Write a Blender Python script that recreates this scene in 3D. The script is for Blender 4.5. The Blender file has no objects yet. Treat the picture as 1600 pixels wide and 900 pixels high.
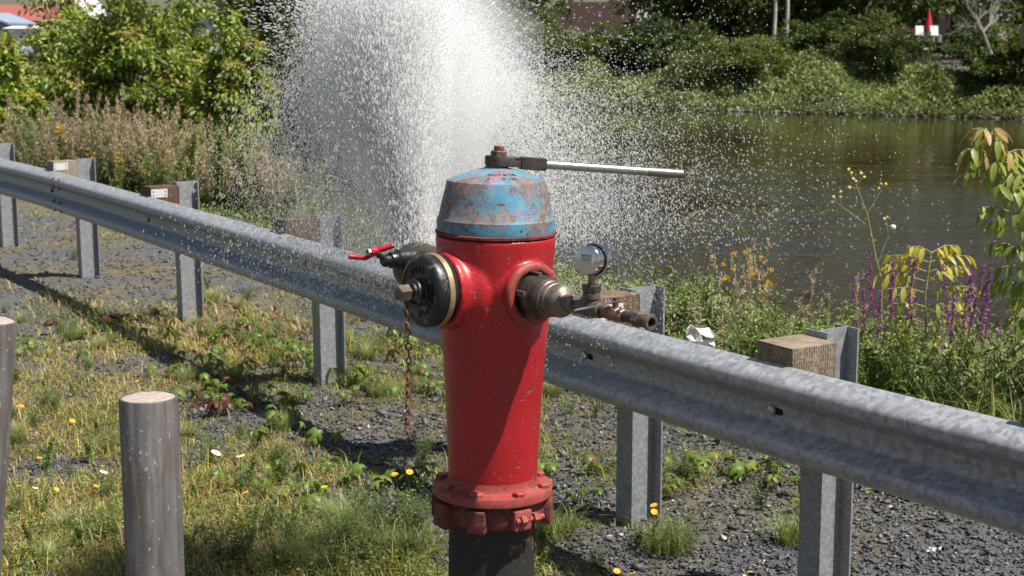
import bpy, bmesh, math, random
import numpy as np
from mathutils import Matrix, Vector
R = math.radians
random.seed(7)
RG = np.random.default_rng(11)
SC = bpy.context.scene
COL = SC.collection

# ------------------------------------------------------------ camera, sky, sun, exposure
HC, PITCH, FPX = 1.921, 0.1632, 2400.0
cam_d = bpy.data.cameras.new('camera'); cam = bpy.data.objects.new('camera', cam_d); COL.objects.link(cam)
cam.location = (0, 0, HC); cam.rotation_euler = (math.pi/2-PITCH, 0, 0)
cam_d.sensor_width = 36; cam_d.lens = FPX/1600*36; cam_d.clip_end = 3000; cam_d.clip_start = 0.05
cam_d.dof.use_dof = True; cam_d.dof.focus_distance = 4.15; cam_d.dof.aperture_fstop = 10.0
SC.camera = cam
SUN_AZ, SUN_EL = R(115), R(61)          # azimuth clockwise from +Y
wd = bpy.data.worlds.new('World'); SC.world = wd; wd.use_nodes = True
nt = wd.node_tree; nt.nodes.clear()
wo = nt.nodes.new('ShaderNodeOutputWorld'); bg = nt.nodes.new('ShaderNodeBackground'); sk = nt.nodes.new('ShaderNodeTexSky')
sk.sky_type = 'NISHITA'; sk.sun_disc = False; sk.sun_elevation = SUN_EL; sk.sun_rotation = SUN_AZ
sk.air_density = 1.2; sk.dust_density = 1.4; sk.ozone_density = 1.0
bg.inputs['Strength'].default_value = 0.054
nt.links.new(sk.outputs[0], bg.inputs[0]); nt.links.new(bg.outputs[0], wo.inputs[0])
sd = bpy.data.lights.new('sun', 'SUN'); so = bpy.data.objects.new('sun', sd); COL.objects.link(so)
sd.energy = 5.0; sd.angle = R(0.53); sd.color = (1.0, 0.955, 0.89)
sdir = Vector((math.sin(SUN_AZ)*math.cos(SUN_EL), math.cos(SUN_AZ)*math.cos(SUN_EL), math.sin(SUN_EL)))
so.rotation_euler = sdir.to_track_quat('Z', 'Y').to_euler(); so.location = sdir*30
SC.view_settings.view_transform = 'Standard'; SC.view_settings.look = 'None'
SC.view_settings.exposure = 0.62; SC.view_settings.gamma = 1.0
SC.render.engine = 'CYCLES'
SC.cycles.max_bounces = 36; SC.cycles.diffuse_bounces = 30; SC.cycles.volume_bounces = 12; SC.cycles.transparent_max_bounces = 48

def at(u, v, y):
    """world point at distance y in front, seen at photograph position u, v"""
    a = PITCH - math.atan2(450-v, FPX)
    z = HC - y*math.tan(a)
    d = y*math.cos(PITCH) - (z-HC)*math.sin(PITCH)
    return Vector(((u-800)*d/FPX, y, z))
def G(u, v, z=0.0):
    a = PITCH - math.atan2(450-v, FPX)
    return at(u, v, (HC-z)/math.tan(a))

# ------------------------------------------------------------ objects, tags
def tag(o, label=None, cat=None, group=None, kind=None):
    if label: o['label'] = label
    if cat: o['category'] = cat
    if group: o['group'] = group
    if kind: o['kind'] = kind
    return o
def empty(name, loc, label=None, cat=None, group=None):
    o = bpy.data.objects.new(name, None); COL.objects.link(o); o.location = loc; o.empty_display_size = .05
    return tag(o, label, cat, group)
bpy_wm = {}
def wmat(o):
    m = Matrix.LocRotScale(o.location, o.rotation_euler, o.scale)
    return wmat(o.parent) @ m if o.parent else m
def link(name, me, parent=None, mat=None, loc=None):
    o = bpy.data.objects.new(name, me); COL.objects.link(o)
    if mat is not None: me.materials.append(mat)
    if parent is not None: o.parent = parent
    if loc is not None: o.location = loc
    return o
def bm_obj(name, bm, mat, parent=None, smooth=35, world=False, loc=None):
    """one mesh object; with world=True the bmesh is in world space and is moved into the parent's frame"""
    if world and parent is not None:
        bm.transform(wmat(parent).inverted())
    bmesh.ops.recalc_face_normals(bm, faces=bm.faces)
    me = bpy.data.meshes.new(name); bm.to_mesh(me); bm.free()
    if smooth:
        me.polygons.foreach_set('use_smooth', [True]*len(me.polygons))
        me.set_sharp_from_angle(angle=R(smooth))
    return link(name, me, parent, mat, loc)
def copy_thing(root, loc=None, rot=None, scale=None, label=None):
    def rec(o, par):
        c = o.copy(); COL.objects.link(c); c.parent = par
        for ch in o.children: rec(ch, c)
        return c
    r = rec(root, None)
    if loc is not None: r.location = loc
    if rot is not None: r.rotation_euler = rot
    if scale is not None: r.scale = (scale,)*3 if not hasattr(scale, '__len__') else scale
    if label: r['label'] = label
    return r

# ------------------------------------------------------------ bmesh shapes
def lathe(bm, prof, M=Matrix(), seg=48, caps=True, wob=None):
    rings = []
    for r, z in prof:
        ring = []
        for i in range(seg):
            a = 2*math.pi*i/seg
            rr = r*(1+(wob(a, z) if wob else 0))
            ring.append(bm.verts.new(M @ Vector((rr*math.cos(a), rr*math.sin(a), z))))
        rings.append(ring)
    for a, b in zip(rings[:-1], rings[1:]):
        for i in range(seg):
            j = (i+1) % seg
            bm.faces.new((a[i], a[j], b[j], b[i]))
    if caps:
        if prof[0][0] > 1e-5: bm.faces.new(list(reversed(rings[0])))
        if prof[-1][0] > 1e-5: bm.faces.new(rings[-1])
    return bm
def box(bm, c, s, M=Matrix(), bev=0):
    vs = []
    r = bmesh.ops.create_cube(bm, size=1.0)
    vs = r['verts']
    for v in vs: v.co = Vector((v.co.x*s[0]+c[0], v.co.y*s[1]+c[1], v.co.z*s[2]+c[2]))
    if bev:
        es = list({e for v in vs for e in v.link_edges})
        rr = bmesh.ops.bevel(bm, geom=es, offset=bev, segments=2, affect='EDGES', profile=.6)
        vs = list({v for f in rr['faces'] for v in f.verts} | {v for v in vs if v.is_valid})
    for v in vs: v.co = M @ v.co
    return bm
def tube(bm, pts, rad, seg=8, closed=False):
    pts = [Vector(p) for p in pts]; n = len(pts)
    rad = rad if hasattr(rad, '__len__') else [rad]*n
    rings = []; nrm = None
    for i, p in enumerate(pts):
        if closed: t = (pts[(i+1) % n]-pts[i-1])
        else: t = pts[min(i+1, n-1)]-pts[max(i-1, 0)]
        t.normalize()
        if nrm is None:
            nrm = t.orthogonal().normalized()
        nrm = (nrm - t*nrm.dot(t)).normalized(); b = t.cross(nrm)
        rings.append([bm.verts.new(p+(nrm*math.cos(2*math.pi*k/seg)+b*math.sin(2*math.pi*k/seg))*rad[i]) for k in range(seg)])
    m = n if closed else n-1
    for i in range(m):
        a, b = rings[i], rings[(i+1) % n]
        for k in range(seg):
            j = (k+1) % seg
            bm.faces.new((a[k], a[j], b[j], b[k]))
    if not closed:
        bm.faces.new(list(reversed(rings[0]))); bm.faces.new(rings[-1])
    return bm
def prism(bm, pts2, h, M=Matrix()):
    lo = [bm.verts.new(M @ Vector((x, y, 0))) for x, y in pts2]
    hi = [bm.verts.new(M @ Vector((x, y, h))) for x, y in pts2]
    n = len(lo)
    for i in range(n):
        j = (i+1) % n; bm.faces.new((lo[i], lo[j], hi[j], hi[i]))
    bm.faces.new(list(reversed(lo))); bm.faces.new(hi)
    return bm
def axisM(origin, direction, up=(0, 0, 1)):
    """local z runs along direction"""
    z = Vector(direction).normalized(); x = Vector(up).cross(z)
    if x.length < 1e-4: x = Vector((1, 0, 0))
    x.normalize(); y = z.cross(x)
    return Matrix(((x.x, y.x, z.x, origin[0]), (x.y, y.y, z.y, origin[1]), (x.z, y.z, z.z, origin[2]), (0, 0, 0, 1)))
def text_bm(s, size, ext):
    cu = bpy.data.curves.new('lettering', 'FONT'); cu.body = s; cu.size = size; cu.extrude = ext; cu.align_x = 'CENTER'; cu.align_y = 'CENTER'
    cu.resolution_u = 3
    o = bpy.data.objects.new('lettering', cu)
    me = o.to_mesh(); bm = bmesh.new(); bm.from_mesh(me); o.to_mesh_clear()
    bpy.data.objects.remove(o); bpy.data.curves.remove(cu)
    return bm
def add_bm(dst, src, M):
    src.transform(M); me = bpy.data.meshes.new('scratch'); src.to_mesh(me); src.free(); dst.from_mesh(me); bpy.data.meshes.remove(me)

# ------------------------------------------------------------ materials
class N:
    def __init__(s, name):
        s.m = bpy.data.materials.new(name); s.m.use_nodes = True; s.t = s.m.node_tree; s.t.nodes.clear()
        s.out = s.t.nodes.new('ShaderNodeOutputMaterial'); s.p = s.t.nodes.new('ShaderNodeBsdfPrincipled')
        s.t.links.new(s.p.outputs[0], s.out.inputs[0])
        s.tc = s.t.nodes.new('ShaderNodeTexCoord')
    def node(s, t, **k):
        n = s.t.nodes.new(t)
        for a, b in k.items():
            if a in n.inputs.keys(): n.inputs[a].default_value = b
            else: setattr(n, a, b)
        return n
    def l(s, a, b): s.t.links.new(a, b)
    def vec(s, scale=(1, 1, 1), rot=(0, 0, 0), co='Object'):
        m = s.node('ShaderNodeMapping'); m.inputs['Scale'].default_value = scale; m.inputs['Rotation'].default_value = rot
        s.l(s.tc.outputs[co], m.inputs[0]); return m.outputs[0]
    def noise(s, scale, detail=4, rough=.55, vec=None, dist=0, co='Object'):
        n = s.node('ShaderNodeTexNoise'); n.inputs['Scale'].default_value = scale; n.inputs['Detail'].default_value = detail
        n.inputs['Roughness'].default_value = rough; n.inputs['Distortion'].default_value = dist
        s.l(vec if vec is not None else s.tc.outputs[co], n.inputs['Vector']); return n.outputs['Fac']
    def ramp(s, f, stops):
        r = s.node('ShaderNodeValToRGB'); e = r.color_ramp.elements
        e.remove(e[1]); e[0].position = stops[0][0]
        for p, c in stops[1:]: e.new(p)
        for x, (p, c) in zip(e, stops): x.color = (c, c, c, 1) if not hasattr(c, '__len__') else (*c, 1)
        s.l(f, r.inputs[0]); return r.outputs[0]
    def mix(s, f, a, b, mode='MIX'):
        m = s.node('ShaderNodeMix', data_type='RGBA'); m.blend_type = mode
        for i, x in ((0, f), (6, a), (7, b)):
            if hasattr(x, 'is_linked') or isinstance(x, bpy.types.NodeSocket): s.l(x, m.inputs[i])
            else: m.inputs[i].default_value = x if i == 0 else (*x, 1)
        return m.outputs[2]
    def math(s, op, a, b=0.5):
        m = s.node('ShaderNodeMath'); m.operation = op
        for i, x in ((0, a), (1, b)):
            if isinstance(x, bpy.types.NodeSocket): s.l(x, m.inputs[i])
            else: m.inputs[i].default_value = x
        return m.outputs[0]
    def bump(s, f, dist, strength=1.0, prev=None):
        b = s.node('ShaderNodeBump'); b.inputs['Distance'].default_value = dist; b.inputs['Strength'].default_value = strength
        s.l(f, b.inputs['Height'])
        if prev is not None: s.l(prev, b.inputs['Normal'])
        s.l(b.outputs[0], s.p.inputs['Normal']); return b.outputs[0]
    def set(s, **k):
        for a, b in k.items():
            a = a.replace('_', ' ')
            if isinstance(b, bpy.types.NodeSocket): s.l(b, s.p.inputs[a])
            elif hasattr(b, '__len__') and len(b) == 3: s.p.inputs[a].default_value = (*b, 1)
            else: s.p.inputs[a].default_value = b
        return s
def simple(name, col, rough=.6, metal=0, var=.25, sc=30, bump=.0006, spec=.5):
    n = N(name); f = n.noise(sc, 5)
    dk = tuple(c*(1-var) for c in col); lt = tuple(min(1, c*(1+var)) for c in col)
    n.set(Base_Color=n.ramp(f, [(.3, dk), (.7, lt)]), Roughness=rough, Metallic=metal)
    n.p.inputs['Specular IOR Level'].default_value = spec
    if bump: n.bump(n.noise(sc*2.5, 4), bump)
    return n.m

def mat_red():
    n = N('red hydrant paint')
    big = n.noise(4, 3); fine = n.noise(60, 4)
    base = n.mix(n.ramp(big, [(.3, 0), (.75, 1)]), (.33, .007, .013), (.42, .013, .018))
    # sparse chips with a pale ring round a dark centre
    cn = n.noise(38, 2.0, .5, n.vec((1, 1, .8)), .3)
    ring = n.ramp(cn, [(.662, 0), (.684, 1)]); core = n.ramp(cn, [(.697, 0), (.712, 1)])
    base = n.mix(n.math('MULTIPLY', ring, .7), base, (.34, .10, .09))
    base = n.mix(n.math('MULTIPLY', core, .95), base, (.09, .035, .03))
    grime = n.ramp(n.noise(7, 6, .7, n.vec((1, 1, .5))), [(.50, 0), (.72, 1)])
    base = n.mix(n.math('MULTIPLY', grime, .45), base, (.17, .02, .02))
    scr = n.ramp(n.noise(38, 5, .75, n.vec((1, 1, .35))), [(.66, 0), (.72, 1)])
    base = n.mix(n.math('MULTIPLY', scr, .45), base, (.42, .11, .10))
    spk = n.ramp(n.noise(150, 2), [(.68, 0), (.72, 1)])
    base = n.mix(n.math('MULTIPLY', spk, .5), base, (.55, .22, .2))
    n.set(Base_Color=base, Roughness=n.ramp(fine, [(.3, .32), (.7, .48)]))
    n.p.inputs['Coat Weight'].default_value = .12; n.p.inputs['Coat Roughness'].default_value = .25
    b = n.bump(n.noise(130, 4), .0006)
    n.bump(n.math('MULTIPLY', ring, -1.0), .0009, 1, b)
    return n.m
def mat_red_worn():
    n = N('faded red paint with rust')
    f = n.noise(9, 5); g = n.noise(38, 6, .7)
    base = n.mix(n.ramp(f, [(.35, 0), (.65, 1)]), (.29, .024, .022), (.31, .07, .055))
    base = n.mix(n.ramp(g, [(.52, 0), (.6, 1)]), base, (.20, .05, .03))
    base = n.mix(n.ramp(n.noise(22, 5, .7), [(.60, 0), (.66, 1)]), base, (.055, .028, .02))
    n.set(Base_Color=base, Roughness=.6); n.bump(g, .002)
    return n.m
def mat_rustred():
    n = N('rusty red cast iron')
    f = n.noise(14, 5); g = n.noise(45, 6, .7)
    base = n.mix(n.ramp(f, [(.40, 0), (.62, 1)]), (.22, .04, .03), (.08, .03, .018))
    base = n.mix(n.ramp(g, [(.5, 0), (.62, 1)]), base, (.035, .02, .015))
    n.set(Base_Color=base, Roughness=.75); n.bump(g, .004)
    return n.m
def mat_bonnet():
    n = N('weathered blue paint over rust')
    fine = n.noise(170, 5, .8); mid = n.noise(28, 4, .6); big = n.noise(8.5, 3, .5, n.vec((1, 1, 1.25)), .4)
    base = n.mix(n.ramp(mid, [(.35, 0), (.7, 1)]), (.055, .24, .36), (.12, .32, .41))
    m = n.math('ADD', n.math('MULTIPLY', big, .52), n.math('MULTIPLY', fine, .62))
    rust = n.ramp(m, [(.560, 0), (.592, .9)])
    base = n.mix(rust, base, n.mix(n.ramp(n.noise(50, 3), [(.35, 0), (.65, 1)]), (.13, .06, .038), (.27, .165, .125)))
    pk = n.math('MULTIPLY', n.ramp(n.noise(7, 2, .5, n.vec((1.3, 1.3, 1), (0, 0, 2))), [(.60, 0), (.68, 1)]), n.ramp(n.noise(60, 3, .6, n.vec((.25, .25, 2.5))), [(.45, 0), (.6, 1)]))
    base = n.mix(n.math('MULTIPLY', pk, .8), base, (.50, .09, .19))
    spk = n.ramp(n.noise(70, 3), [(.66, 0), (.70, 1)])
    base = n.mix(spk, base, (.16, .035, .02))
    n.set(Base_Color=base, Roughness=.55); n.bump(fine, .0012)
    return n.m
def mat_galv(name, scale, lo=.20, hi=.40, rough=.42, metal=.75):
    n = N(name)
    w = n.noise(scale*.35, 4, .6); 
    v = n.node('ShaderNodeTexVoronoi', feature='F1'); v.inputs['Scale'].default_value = scale
    dv = n.node('ShaderNodeVectorMath', operation='ADD'); n.l(n.tc.outputs['Object'], dv.inputs[0])
    nz = n.node('ShaderNodeTexNoise'); nz.inputs['Scale'].default_value = scale*1.2; n.l(n.tc.outputs['Object'], nz.inputs['Vector'])
    sc = n.node('ShaderNodeVectorMath', operation='SCALE'); n.l(nz.outputs['Color'], sc.inputs[0]); sc.inputs['Scale'].default_value = 1.1/scale
    n.l(sc.outputs[0], dv.inputs[1]); n.l(dv.outputs[0], v.inputs['Vector'])
    sp = n.node('ShaderNodeSeparateColor'); n.l(v.outputs['Color'], sp.inputs[0])
    f = n.math('ADD', n.math('MULTIPLY', sp.outputs[0], .5), n.math('MULTIPLY', w, .5))
    c = n.ramp(f, [(.2, (lo*.96, lo, lo*1.05)), (.8, (hi*.95, hi*.98, hi*1.02))])
    dirt = n.ramp(n.noise(60, 5, .7), [(.62, 0), (.72, 1)])
    c = n.mix(n.math('MULTIPLY', dirt, .35), c, (.10, .10, .10))
    n.set(Base_Color=c, Metallic=metal, Roughness=n.ramp(f, [(.2, rough-.06), (.8, rough+.12)]))
    n.bump(n.noise(scale*3, 4), .0008)
    return n.m
def mat_wood(name, a, b, incis=False):
    n = N(name)
    g = n.noise(22, 5, .6, n.vec((1, 1, .12)), .3)
    c = n.ramp(g, [(.3, a), (.7, b)])
    if incis:
        br = n.node('ShaderNodeTexBrick'); br.offset = .5; br.inputs['Scale'].default_value = 1
        sw = n.node('ShaderNodeSeparateXYZ'); n.l(n.tc.outputs['Object'], sw.inputs[0])
        cb = n.node('ShaderNodeCombineXYZ'); n.l(sw.outputs[2], cb.inputs[0]); n.l(n.math('ADD', sw.outputs[0], sw.outputs[1]), cb.inputs[1])
        n.l(cb.outputs[0], br.inputs['Vector'])
        br.inputs['Brick Width'].default_value = .030; br.inputs['Row Height'].default_value = .0105; br.inputs['Mortar Size'].default_value = .0028
        br.inputs['Mortar Smooth'].default_value = .2
        cut = n.math('MULTIPLY', n.math('SUBTRACT', 1.0, br.outputs['Fac']), n.ramp(n.noise(45, 3), [(.40, 0), (.52, 1)]))
        geo = n.node('ShaderNodeNewGeometry'); sn = n.node('ShaderNodeSeparateXYZ'); n.l(geo.outputs['Normal'], sn.inputs[0])
        side = n.math('LESS_THAN', n.math('ABSOLUTE', sn.outputs[2]), .5)
        cut = n.math('MULTIPLY', cut, side)
        c = n.mix(n.math('MULTIPLY', cut, .75), c, (.06, .035, .022))
        bb = n.bump(n.math('MULTIPLY', cut, -1), .003)
        n.bump(g, .002, 1, bb)
    else: n.bump(g, .002)
    n.set(Base_Color=c, Roughness=.8)
    return n.m
def mat_foliage(name='foliage', trans=.35, rough=.45, spec=.4):
    n = N(name)
    a = n.node('ShaderNodeAttribute', attribute_name='tint')
    v = n.noise(14, 3)
    oi = n.node('ShaderNodeObjectInfo')
    k = n.math('ADD', n.math('MULTIPLY', v, .5), n.math('ADD', n.math('MULTIPLY', oi.outputs['Random'], .3), .6))
    c = n.mix(1.0, a.outputs['Color'], (1, 1, 1), 'MULTIPLY')
    hs = n.node('ShaderNodeHueSaturation'); n.l(c, hs.inputs['Color']); n.l(k, hs.inputs['Value'])
    n.set(Base_Color=hs.outputs[0], Roughness=rough); n.p.inputs['Specular IOR Level'].default_value = spec
    tr = n.node('ShaderNodeBsdfTranslucent')
    h2 = n.node('ShaderNodeHueSaturation'); n.l(hs.outputs[0], h2.inputs['Color']); h2.inputs['Hue'].default_value = .485; h2.inputs['Value'].default_value = 1.5; h2.inputs['Saturation'].default_value = 1.1
    n.l(h2.outputs[0], tr.inputs[0])
    mx = n.node('ShaderNodeMixShader'); mx.inputs[0].default_value = trans
    n.l(n.p.outputs[0], mx.inputs[1]); n.l(tr.outputs[0], mx.inputs[2]); n.l(mx.outputs[0], n.out.inputs[0])
    return n.m
M = {}
M['red'] = mat_red(); M['redworn'] = mat_red_worn(); M['rustred'] = mat_rustred(); M['bonnet'] = mat_bonnet()
M['black'] = simple('black enamel', (.012, .012, .014), .34, 0, .5, 25, .0009)
M['cap'] = (lambda n: (n.set(Base_Color=n.mix(n.ramp(n.noise(34, 5, .65), [(.56, 0), (.66, 1)]), (.011, .011, .013), n.mix(n.noise(80, 3), (.08, .05, .035), (.22, .19, .17))), Roughness=.38), n.bump(n.noise(90, 5), .0012), n.m)[2])(N('chipped black paint'))
M['pipe'] = (lambda n: (n.set(Base_Color=n.mix(n.ramp(n.noise(11, 6, .7), [(.58, 0), (.66, 1)]), n.mix(n.noise(120, 3), (.007, .007, .006), (.03, .03, .026)), (.20, .07, .04)), Roughness=.7), n.bump(n.noise(70, 6, .7), .003), n.m)[2])(N('black pitted iron'))
M['brass'] = simple('old brass ring', (.45, .33, .18), .4, .6, .2, 40)
M['iron'] = simple('dark greasy iron', (.075, .062, .052), .45, .55, .45, 40, .0009)
M['rust'] = simple('rust', (.17, .068, .035), .85, 0, .45, 60, .0015)
M['bronze'] = simple('tarnished bronze', (.27, .18, .115), .40, .6, .4, 45, .0008)
M['bronze2'] = simple('dark tarnished bronze', (.15, .115, .09), .42, .5, .45, 45, .0008)
M['nickel'] = simple('worn nickel plating', (.20, .165, .13), .46, .5, .6, 26, .0010)
M['chrome'] = simple('polished steel', (.62, .60, .56), .12, 1, .08, 20, 0)
M['steel'] = simple('scuffed steel bar', (.50, .48, .44), .30, .9, .2, 90, .0004)
M['wrench'] = simple('forged wrench steel', (.085, .07, .06), .5, .5, .45, 35, .0014)
M['lever'] = simple('red lever coating', (.42, .012, .03), .3, 0, .12, 30, .0003)
M['nut'] = simple('zinc nut', (.45, .44, .42), .35, .8, .15, 60, .0003)
M['knurl'] = simple('knurled worn steel', (.30, .26, .25), .4, .8, .3, 120, .0004)
M['plate'] = simple('engraved white plate', (.62, .62, .60), .4, 0, .08, 60, 0)
M['ink'] = simple('black ink', (.03, .03, .03), .6, 0, .1, 60, 0)
M['dark'] = simple('deep dark opening', (.004, .004, .004), .9, 0, .1, 10, 0)
M['galv'] = mat_galv('galvanised rail steel', 55, .23, .42, .42, .22)
M['galvpost'] = mat_galv('galvanised post steel', 90, .20, .34, .45, .12)
M['concrete'] = simple('bollard concrete fill', (.38, .31, .26), .9, 0, .2, 60, .004)
def mat_bollard():
    n = N('weathered bare steel pipe')
    st = n.noise(16, 5, .6, n.vec((2.2, 2.2, .16))); f = n.noise(120, 4, .7)
    c = n.ramp(st, [(.34, (.11, .105, .11)), (.5, (.185, .17, .16)), (.66, (.28, .27, .26))])
    c = n.mix(n.ramp(n.noise(9, 6, .7, n.vec((1.6, 1.6, .35))), [(.50, 0), (.66, .75)]), c, (.12, .08, .065))
    c = n.mix(n.ramp(n.noise(75, 3, .6, n.vec((1, 1, .6))), [(.655, 0), (.685, 1)]), c, (.50, .50, .50))
    n.set(Base_Color=c, Roughness=.5, Metallic=.45); n.bump(f, .0008)
    return n.m
M['bollard'] = mat_bollard()
M['wood1'] = mat_wood('incised grey wood block', (.14, .105, .07), (.27, .215, .155), True)
M['wood2'] = mat_wood('brown stained wood block', (.04, .02, .012), (.125, .06, .033))
M['wood4'] = mat_wood('incised brown wood block', (.07, .04, .022), (.20, .125, .075), True)
M['wood3'] = mat_wood('pale weathered wood block', (.16, .13, .10), (.28, .235, .185))
M['leaf'] = mat_foliage()
M['bark'] = simple('bark', (.12, .09, .065), .9, 0, .4, 12, .01)
M['greybark'] = simple('dead grey bark', (.26, .24, .21), .9, 0, .3, 12, .005)
M['birch'] = simple('pale birch bark', (.50, .47, .42), .8, 0, .25, 6, .004)

# ------------------------------------------------------------ the curve the guard rail follows
def rail_pt(s):
    x, y = -4.62139, 14.00305; n = 30; ds = s/n
    h0, k, k2 = .94692, .02659, -.00222
    for i in range(n):
        t = (i+.5)*ds; h = h0+k*t+k2*t*t; x += math.cos(h)*ds; y -= math.sin(h)*ds
    h = h0+k*s+k2*s*s
    return x, y, math.cos(h), -math.sin(h)
RS = np.linspace(-9, 15, 97)
RP = np.array([rail_pt(s) for s in RS])
def rail_off(x, y):
    """signed distance behind the rail (positive towards the river) and run along it"""
    x = np.atleast_1d(x).astype(float); y = np.atleast_1d(y).astype(float)
    d2 = (x[:, None]-RP[None, :, 0])**2 + (y[:, None]-RP[None, :, 1])**2
    i = d2.argmin(1); p = RP[i]
    t = (x-p[:, 0])*(-p[:, 3]) + (y-p[:, 1])*p[:, 2]
    al = (x-p[:, 0])*p[:, 2] + (y-p[:, 1])*p[:, 3]
    return t, RS[i]+al
def vnoise(x, y, sc, seed=0, octv=3):
    r = np.random.default_rng(seed); T = r.random((64, 64)); out = 0; amp = 1; tot = 0
    for o in range(octv):
        X = x/sc+17.3*o; Y = y/sc+9.1*o
        xi = np.floor(X).astype(int); yi = np.floor(Y).astype(int); fx = X-xi; fy = Y-yi
        fx = fx*fx*(3-2*fx); fy = fy*fy*(3-2*fy)
        a = T[xi % 64, yi % 64]; b = T[(xi+1) % 64, yi % 64]; c = T[xi % 64, (yi+1) % 64]; d = T[(xi+1) % 64, (yi+1) % 64]
        out = out+amp*((a*(1-fx)+b*fx)*(1-fy)+(c*(1-fx)+d*fx)*fy); tot += amp; amp *= .5; sc *= .5
    return out/tot
WATER = -2.5
def sstep(a, b, x):
    t = np.clip((x-a)/(b-a), 0, 1); return t*t*(3-2*t)
def edge_t(s): return 2.6-1.4*sstep(2.2, 6.2, s)
def ground_z(x, y):
    x = np.atleast_1d(x).astype(float); y = np.atleast_1d(y).astype(float)
    t, s = rail_off(x, y)
    e = edge_t(s)
    z = -3.5*np.clip((t-e)/9.5, 0, 1)**1.15 + .035*(vnoise(x, y, .9, 3)-.5)*sstep(4, 6, y)
    far = y + .62*(x-2) - 98
    z = np.where(far > -12, np.maximum(z, -3.5+ (3.7*sstep(-6.5, 12.5, far)) + 1.0*sstep(16, 60, far)), z)
    return z

# ------------------------------------------------------------ ground, water
def build_ground():
    ys = np.concatenate([np.linspace(-30, 3, 12), np.linspace(3.4, 9, 90), np.linspace(9.1, 20, 80), np.linspace(20.5, 75, 60), np.linspace(76, 135, 80), np.linspace(145, 1500, 20)])
    u = np.linspace(-1, 1, 161)
    X = []; Y = []
    for yy in ys:
        w = max(8, abs(yy)*.55)+ (0 if yy < 60 else (yy-60)*.4)
        ex = np.sign(u)*(np.abs(u)*w + np.maximum(0, np.abs(u)-.9)*10*1200)
        X.append(ex); Y.append(np.full_like(u, yy))
    X = np.array(X); Y = np.array(Y)
    Z = ground_z(X.ravel(), Y.ravel()).reshape(X.shape)
    V = np.stack([X, Y, Z], -1).reshape(-1, 3); ny, nx = X.shape
    i = np.arange(ny-1)[:, None]*nx+np.arange(nx-1)[None, :]
    F = np.stack([i, i+1, i+1+nx, i+nx], -1).reshape(-1, 4)
    me = bpy.data.meshes.new('ground'); me.from_pydata(V.tolist(), [], F.tolist())
    me.polygons.foreach_set('use_smooth', [True]*len(F))
    n = N('soil and crushed slate')
    fine = n.noise(90, 5, .7); mid = n.noise(9, 4); big = n.noise(.9, 4, .6)
    stone = n.ramp(fine, [(.35, (.04, .04, .044)), (.6, (.13, .13, .135)), (.72, (.26, .255, .25))])
    soil = n.ramp(mid, [(.3, (.08, .068, .04)), (.7, (.17, .145, .085))])
    c = n.mix(n.ramp(n.math('ADD', n.math('MULTIPLY', big, .8), n.math('MULTIPLY', fine, .3)), [(.50, 0), (.62, 1)]), stone, soil)
    n.set(Base_Color=c, Roughness=.95); n.bump(fine, .012)
    return tag(link('ground', me, None, n.m), kind='structure')
build_ground()
def build_water():
    n = N('brown river water')
    # long wind ripples, finer with nearness
    a = n.noise(3.2, 3, .6, n.vec((.55, 1.25, 1), (0, 0, R(10)))); b = n.noise(.09, 4, .6, n.vec((.55, 1.5, 1)))
    c = n.noise(1.1, 2, .5, n.vec((.5, 1.3, 1), (0, 0, R(-8))))
    calm = n.ramp(b, [(.40, .18), (.60, 1.0)])
    sy = n.node('ShaderNodeSeparateXYZ'); n.l(n.tc.outputs['Object'], sy.inputs[0])
    calm = n.math('MULTIPLY', calm, n.ramp(n.math('DIVIDE', sy.outputs[1], 100.0), [(.26, 1.7), (.42, .9), (.58, .22), (.8, .07)]))
    h = n.math('MULTIPLY', n.math('ADD', a, n.math('MULTIPLY', c, 1.6)), calm)
    n.set(Base_Color=(.027, .014, .007), Roughness=.03); n.p.inputs['IOR'].default_value = 1.33
    n.bump(h, .072, 1.0)
    bm = bmesh.new()
    vs = [bm.verts.new(p) for p in ((-900, 8, WATER), (900, 8, WATER), (900, 700, WATER), (-900, 700, WATER))]
    bm.faces.new(vs)
    return tag(bm_obj('river_water', bm, n.m, smooth=0), kind='structure')
build_water()

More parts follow.
